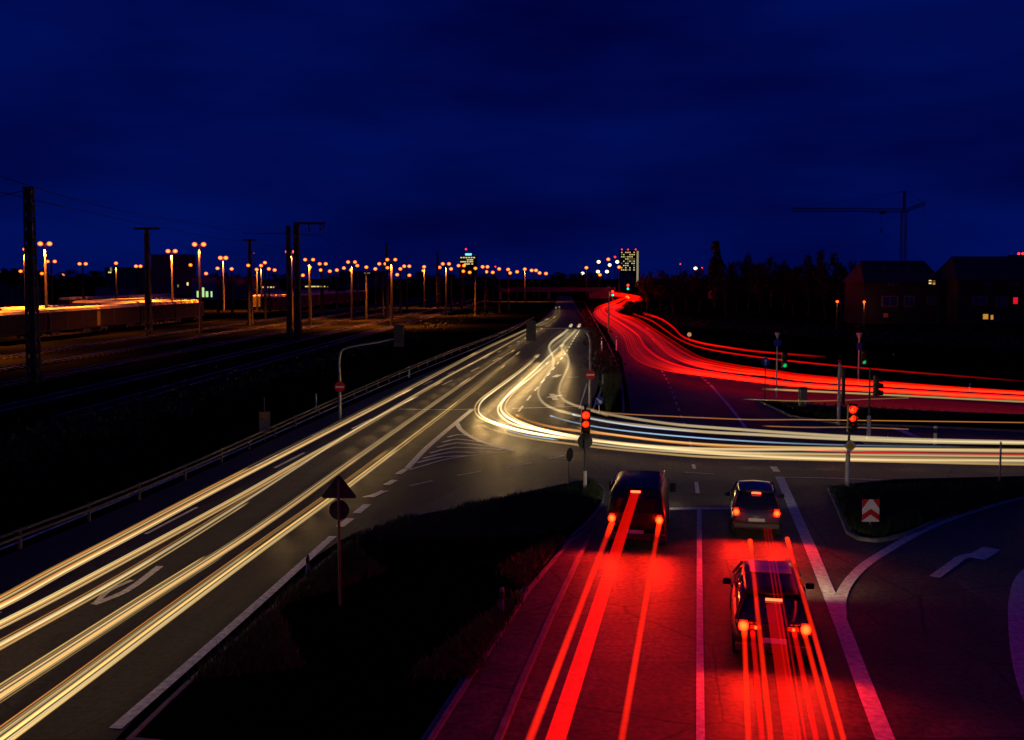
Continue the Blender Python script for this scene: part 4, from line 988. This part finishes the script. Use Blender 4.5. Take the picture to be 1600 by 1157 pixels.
# high-rise
hw_ = []; rr_ = random.Random(11)
for iy in range(9):
    for ix in range(7):
        if rr_.random() < .72: hw_.append((971+ix*3.2, 395+iy*3.4, 1.7, 1.5, YLW if rr_.random() < .75 else DIMY))
t, H, S = building(969, 997, 392, 1000, 0, WALLD, 'high-rise with scattered yellow windows and a bright stairwell edge', hw_, depth=14)
m = MB(); m.box((7.9, -.15, H/2), (1.9, .2, H-1)); m.build('stairwell_glazing', emis('stair_glow', (.85, .75, .38), .32), t)
for x in (-7.5, -1.5, 6):
    m = MB(); m.sphere((x, 0, H+1.0), .75, 8, 6); m.build('beacon', RDOT, t)
t, H, S = building(1584, 1630, 399, 900, 0, WALLD, 'distant block with red roof lights behind the houses', [(1594, 407, 6, .8, DIMY), (1599, 415, 4, 2, YLW)], depth=14)
for x in (-10, -6.4, -3):
    m = MB(); m.sphere((x, 0, H+1.2), 1.2, 8, 6); m.build('beacon', RDOT, t)
# houses
HW = mat('house_wall', (.011, .012, .016), .9, noise_s=.5, var=.2)
building(1352, 1470, 407, 190, 0, HW, 'long dark house with three roof windows and one lit window pair', [(1388, 420, 6, 4, DIMB), (1408, 420, 5, 4, DIMB), (1428, 420, 5, 4, DIMB), (1452, 441, 4, 6, YLW), (1458, 442, 4, 6, ORW), (1394, 443, 12, 5, DIMB),
          (1390, 471, 22, 14, DIMB), (1420, 471, 14, 14, DIMB), (1384, 493, 7, 6, emis('dim_red', (.5, .05, .03), .12)), (1455, 470, 12, 10, DIMB)], roof='hip')
building(1497, 1640, 400, 185, 0, HW, 'dark house with a red window and an amber window at the photo edge', [(1543, 443, 14, 4, DIMB), (1582, 443, 14, 4, DIMB), (1530, 470, 20, 12, DIMB), (1565, 472, 16, 14, DIMB), (1586, 470, 7, 10, PINK),
          (1540, 495, 8, 8, ORW), (1550, 496, 4, 7, ORW), (1557, 497, 8, 7, DIMB)], roof='hip')
building(1472, 1496, 431, 215, 0, HW, 'small dark house squeezed between the two long ones', [(1482, 445, 3, 6, DIMB)], roof='hip')
building(1112, 1122, 416, 420, 0, WALLD, 'narrow dark house behind the tree row', [(1115, 421, 2, 2, DIMY), (1118, 427, 3, 2, DIMY)], roof='hip', depth=8)
def wall_lamp(px, py, d, label, power):
    p = Q(px, py, d); t = thing('street_lamp', (p.x, p.y, 0), label, 'lamp', 'orange lamps by the houses')
    m = MB(); m.tube([(0, 0, 0), (0, 0, p.z)], .07, 8); m.build('post', POLED, t)
    m = MB(); m.sphere((0, -.1, p.z), .26, 10, 6, .8); m.build('lamp_head', emis('house_lamp', (1, .10, .01), 3), t)
    l = bpy.data.lights.new('lamp_light', 'POINT'); l.energy = power; l.color = (1, .22, .04); l.shadow_soft_size = .1
    lo = bpy.data.objects.new('lamp_light', l); COL.objects.link(lo); lo.parent = t; lo.location = (0, -.5, p.z-.4)
wall_lamp(1308, 471.5, 170, 'orange lamp standing clear of the houses', 60)
wall_lamp(1350, 472, 186, 'orange lamp at the corner of the long house', 260)
# far bridge with a bus-like glowing band, and far signals
p0 = Q(778, 457, 420); p1 = Q(960, 458, 420)
br = thing('road_bridge', ((p0.x+p1.x)/2, 420, 0), 'low dark road bridge crossing the far end of both roads', 'bridge')
W_ = p1.x-p0.x
m = MB(); m.box((0, 0, 3.4), (W_, 8, .9)); m.build('deck', WALLD, br)
m = MB()
for x in (-W_/2+1, -3, W_/2-1): m.box((x, 0, 1.5), (1, 6, 3))
m.build('pier', CONC, br)
m = MB(); m.box((0, -4.05, 4.3), (W_, .06, .9)); m.build('parapet', WALLD, br)
p = P(936, 468); bs = thing('bus', (p.x, p.y, 0), 'far dim bus with a glowing side stripe near the start of the red streaks', 'bus', rz=PI/2-.1); 
m = MB(); m.box((0, 0, 1.7), (2.5, 8.5, 2.8)); m.build('body', WALLD, bs, bevel=.15)
m = MB(); m.box((1.27, 0, 1.3), (.04, 7.6, .45)); m.build('stripe', emis('bus_stripe_glow', (.8, .85, .7), .5), bs)  # stripe is made to glow, standing in for a lit vehicle side
m = MB(); m.box((1.27, 0, 2.3), (.04, 7.6, .8)); m.build('window', GLASS, bs)
m = MB()
for y in (-2.8, 2.8):
    for x in (-1.1, 1.1): m.tube([(x-.12, y, .48), (x+.12, y, .48)], .48, 14)
m.build('wheels', RUBBER, bs)
def far_sig(px, py, d, label):
    p = Q(px, py, d); t = thing('traffic_signal', (p.x, p.y, 0), label, 'traffic signal', 'far signals by the red bend')
    m = MB(); m.tube([(0, 0, 0), (0, 0, p.z)], .08, 8); m.build('pole', POLED, t)
    m = MB(); m.box((0, -.1, p.z), (.5, .3, 2.2)); h = m.build('signal_housing', BLACK, t)
    m = MB(); m.disc((0, -.26, p.z+.6), .42, (0, -1, 0), .03, 14); m.build('lens', emis('far_red', (1, .03, .02), 3), h)
    m = MB(); m.disc((0, -.26, p.z-.5), .38, (0, -1, 0), .03, 14); m.build('lens', emis('far_green', (.02, .9, .55), 1.6), h)
far_sig(981, 449, 330, 'far signal glowing red over green above the bend tip')
far_sig(957, 459, 320, 'far signal glowing red over green at the bend edge')
p = P(931, 480); 
# crane
d = 300; S = d/1600; bx = (1409-800)/1600*d
cr_ = thing('tower_crane', (bx, d, 0), 'slim dark tower crane with a long level jib above the houses', 'crane')
def truss(a, b, w, n, up=True):
    m = MB(); a, b = Vector(a), Vector(b); D = b-a; ax = D.normalized(); e1 = ax.cross(Vector((0, 1, 0))).normalized() if abs(ax.y) < .9 else Vector((1, 0, 0)); e2 = ax.cross(e1).normalized()
    cs = [e1*w/2+e2*w/2, e1*w/2-e2*w/2, -e1*w/2-e2*w/2, -e1*w/2+e2*w/2]
    for c_ in cs: m.tube([a+c_, b+c_], .09, 5)
    for i in range(n):
        p_, q_ = a+D*i/n, a+D*(i+1)/n
        for j in range(4):
            m.tube([p_+cs[j], q_+cs[(j+1) % 4]], .055, 4)
    return m
zj = CAM_H+(435-330)*S; za = CAM_H+(435-300)*S
CRM = mat('crane_steel', (.03, .025, .02), .6, .3)
truss((0, 0, 0), (0, 0, zj), 1.3, 24).build('mast', CRM, cr_)
truss((0, 0, zj), ((1234-1409)*S, 0, zj+.2), .9, 34).build('jib', CRM, cr_)
truss((0, 0, zj-.3), ((1441-1409)*S, 0, CAM_H+(435-319)*S), .8, 8).build('counter_jib', CRM, cr_)
truss((0, 0, zj), (0, 0, za), .5, 7).build('tower_top', CRM, cr_)
m = MB()
for q in ((1234, 329), (1320, 328)): m.tube([(0, 0, za), ((q[0]-1409)*S, 0, CAM_H+(435-q[1])*S+.4)], .035, 4)
m.tube([(0, 0, za), ((1441-1409)*S, 0, CAM_H+(435-319)*S)], .035, 4)
m.tube([((1441-1409)*S, 0, CAM_H+(435-319)*S), ((1440-1409)*S, 0, CAM_H+(435-345)*S)], .04, 4); m.build('tie_rope', CRM, cr_)
m = MB(); m.box(((1376-1409)*S, 0, zj-.6), (1.6, 1.0, .8)); tro = m.build('trolley', CRM, cr_)
m = MB(); m.tube([((1374-1409)*S, 0, zj-.8), ((1374-1409)*S, 0, CAM_H+(435-357)*S)], .03, 4); m.box(((1374-1409)*S, 0, CAM_H+(435-361)*S), (.5, .4, 1.2), top=.4); m.build('hook_block', CRM, tro)
m = MB(); m.box((0, 0, .5), (5, 5, 1)); m.build('base', CONC, cr_)

# ================================================================ OVERHEAD LINE
def lattice(px, top, d, w, label, cross=0, name='catenary_mast'):
    S = d/1600; H = CAM_H+(435-top)*S; t = thing(name, ((px-800)*S, d, 0), label, 'mast', 'overhead line masts')
    m = MB(); n = int(H/1.1)
    cs = [(-1, -1), (1, -1), (1, 1), (-1, 1)]
    for cx, cy in cs: m.tube([(cx*w/2, cy*w/2, 0), (cx*w*.33, cy*w*.33, H)], .09, 5)
    for i in range(n):
        a0, a1 = i/n, (i+1)/n; w0, w1 = w*(.5-.17*a0), w*(.5-.17*a1)
        for j in range(4):
            c0, c1 = cs[j], cs[(j+1) % 4]
            m.tube([(c0[0]*w0, c0[1]*w0, H*a0), (c1[0]*w1, c1[1]*w1, H*a1)], .06, 4); m.tube([(c1[0]*w0, c1[1]*w0, H*a0), (c0[0]*w1, c0[1]*w1, H*a1)], .06, 4)
    m.build('lattice', RUST, t)
    m = MB(); m.box((0, 0, H*.5), (w*.5, w*.3, H*.96), top=.72); m.build('core', RUST, t)
    if cross:
        m = MB(); m.box((0, 0, H-.2), (cross*S, .3, .3)); m.build('crossarm', RUST, t)
    return t, H, S
lattice(50, 293, 82, .75, 'tallest dark lattice mast, alone at the yard edge')
lattice(232, 356, 150, .7, 'dark mast with a short crossarm before the tall block', 40)
lattice(392, 374, 190, .6, 'thin mast with a small crossarm right of the yard building', 22)
t, H, S = lattice(452, 353, 137, .55, 'slim mast paired with the portal mast')
t, H, S = lattice(465, 348, 137, .8, 'portal mast with a cantilever beam and hanging insulators')
m = MB(); m.box((22*S, 0, H-.15), (44*S, .35, .3)); m.tube([(43*S, 0, H-.2), (43*S, 0, H-1.3)], .08, 5)
for x in (18, 22, 36, 40):
    m.tube([(x*S, 0, H-.3), (((18+22)/2 if x < 30 else 38)*S, 0, H-1.3)], .06, 5)
m.build('beam', RUST, t)
lattice(605, 380, 230, .5, 'thin mast standing behind the middle lamps'); lattice(684, 394, 290, .6, 'farthest thin mast before the office block')
def wire(pts, label, sag=.0):
    W = cat_rom([Q(x, y, d) for x, y, d in pts], 10); m = MB(); m.tube(W, .035, 4)
    tag(m.build('overhead_wire', WIREM, loc=W[0]), label, 'wire', 'overhead wires')
wire([(-60, 262, 60), (0, 276, 82), (50, 292, 85), (130, 315, 115), (232, 338, 150), (390, 362, 190), (470, 366, 230), (560, 385, 300)], 'topmost overhead wire running from the tallest mast')
wire([(-60, 285, 60), (0, 300, 82), (50, 312, 85), (130, 330, 115), (232, 352, 150), (330, 371, 175), (392, 380, 190), (465, 390, 260)], 'second overhead wire below the topmost one')
wire([(-40, 318, 70), (20, 302, 82), (50, 296, 85)], 'short slack wire dropping from the tallest mast')
wire([(380, 365, 140), (452, 366, 137), (505, 368, 137)], 'level wire tied to the portal mast')

# ================================================================ TREES
FOL = mat('foliage', (.016, .022, .010), .9, noise_s=.8, var=.5); BARK = mat('bark', (.05, .04, .03), .9, noise_s=3)
def tree_mesh(seed, shape):
    r = random.Random(seed); t = thing('tree', (0, 0, 0), 'x', 'tree', 'trees along the far side')
    m = MB(); m.tube([(0, 0, 0), (.05, .03, .3), (0, 0, .62), (.01, 0, .85)], [.03, .022, .014, .004], 7)
    for i in range(16):
        a = r.random()*6.28; z = .28+.5*r.random(); l = (.30 if shape == 'round' else .1)*(1.15-z*.7)
        m.tube([(0, 0, z), (math.cos(a)*l*.6, math.sin(a)*l*.6, z+l*.45), (math.cos(a)*l, math.sin(a)*l, z+l*.8)], [.011, .006, .002], 5)
    m.build('trunk', BARK, t)
    c = MB(); cl = []
    for i in range(46):
        while 1:
            x, y, z = r.uniform(-1, 1), r.uniform(-1, 1), r.uniform(-1, 1)
            if x*x+y*y+z*z < 1: break
        if shape == 'round': cl.append((x*.36, y*.36, .62+z*.34, .05+.07*r.random()))
        else: cl.append((x*.085, y*.085, .54+z*.44, .03+.035*r.random()))
    for cx, cy, cz, cr2 in cl:
        for k_ in range(52):
            v = Vector((r.gauss(0, 1), r.gauss(0, 1), r.gauss(0, 1))).normalized()*cr2*(r.random()**.4)*1.25
            o = Vector((cx, cy, cz))+v; e1 = Vector((r.gauss(0, 1), r.gauss(0, 1), r.gauss(0, 1))).normalized(); e2 = e1.orthogonal().normalized(); s_ = .016+.016*r.random()
            c.add([o-e1*s_, o+e2*s_*.6, o+e1*s_, o-e2*s_*.6], [(0, 1, 2, 3)])
    c.build('crown', FOL, t); return t
tp = [tree_mesh(1, 'round'), tree_mesh(2, 'round'), tree_mesh(3, 'round'), tree_mesh(4, 'tall')]; tu = [False]*4
def put_tree(kind, px, top, d, wid, label, group='trees along the far side'):
    o = tp[kind] if not tu[kind] else copy_tree(tp[kind]); tu[kind] = True
    S = d/1600; H = CAM_H+(435-top)*S; base = .72 if kind < 3 else .19
    o.location = ((px-800)*S, d, 0); o.scale = (wid*S/base, wid*S/base, H/(.97)); o.rotation_euler = (0, 0, px)
    o['label'] = label; o['group'] = group
put_tree(3, 1116, 377, 300, 17, 'tall pointed tree standing alone above the skyline', 'trees along the far side')
put_tree(0, 1290, 394, 210, 44, 'broad tree just before the houses, taller than its neighbours')
put_tree(1, 1262, 402, 225, 34, 'tree leaning against the broad one before the houses')
rt = random.Random(21)
xs = [1010, 1032, 1052, 1072, 1092, 1134, 1150, 1168, 1186, 1204, 1224, 1240, 1312, 1330, 1344, 1474, 1486]
tops = [427, 425, 424, 423, 421, 404, 409, 401, 405, 403, 412, 410, 420, 411, 417, 419, 423]
for i, (x, y) in enumerate(zip(xs, tops)):
    put_tree(i % 3, x, y, 230+rt.random()*60, 30+rt.random()*8, '%s dark tree of the row running from the high-rise towards the houses' % ORD[i])
xs = [-10, 22, 62, 112, 150, 345, 372, 440, 520, 660, 700, 760, 870, 895, 925]
for i, x in enumerate(xs):
    put_tree((i+1) % 3, x, 424+rt.random()*5 if x > 240 else 416+rt.random()*8, 480+rt.random()*120, 34+rt.random()*14, '%s low dark tree of the row behind the yard lamps' % ORD[i], 'trees behind the rail yard')
# scrub along the right bank and the median: countless low bushes
sc = MB(); rs = random.Random(9)
def scrub(px, py, r_, n):
    c_ = P(px, py); 
    for _ in range(n):
        v = Vector((rs.gauss(0, 1)*r_, rs.gauss(0, 1)*r_, abs(rs.gauss(0, .5))*r_)); o = c_+v
        e1 = Vector((rs.gauss(0, 1), rs.gauss(0, 1), rs.gauss(0, 1))).normalized(); e2 = e1.orthogonal().normalized(); s_ = .10+.12*rs.random()
        sc.add([o-e1*s_, o+e2*s_*.6, o+e1*s_, o-e2*s_*.6], [(0, 1, 2, 3)])
for i in range(46):
    t = i/45; scrub(1015+t*640+rs.gauss(0, 6), 512+52*t**.6+rs.gauss(0, 2)-16, 1.6, 150)
for i in range(26):
    t = i/25; scrub(912+t*36, 488+t*100, .7, 120)
for i in range(60):
    t = i/59; scrub(-60+900*t, 760-270*t+rs.gauss(0, 6)-25, 1.0, 60)
tag(sc.build('scrub', FOL), 'low dark scrub covering the banks beside the roads', 'scrub', kind='stuff')
for o in list(bpy.data.objects):
    if o.get('label') == 'x': bpy.data.objects.remove(o, do_unlink=True)
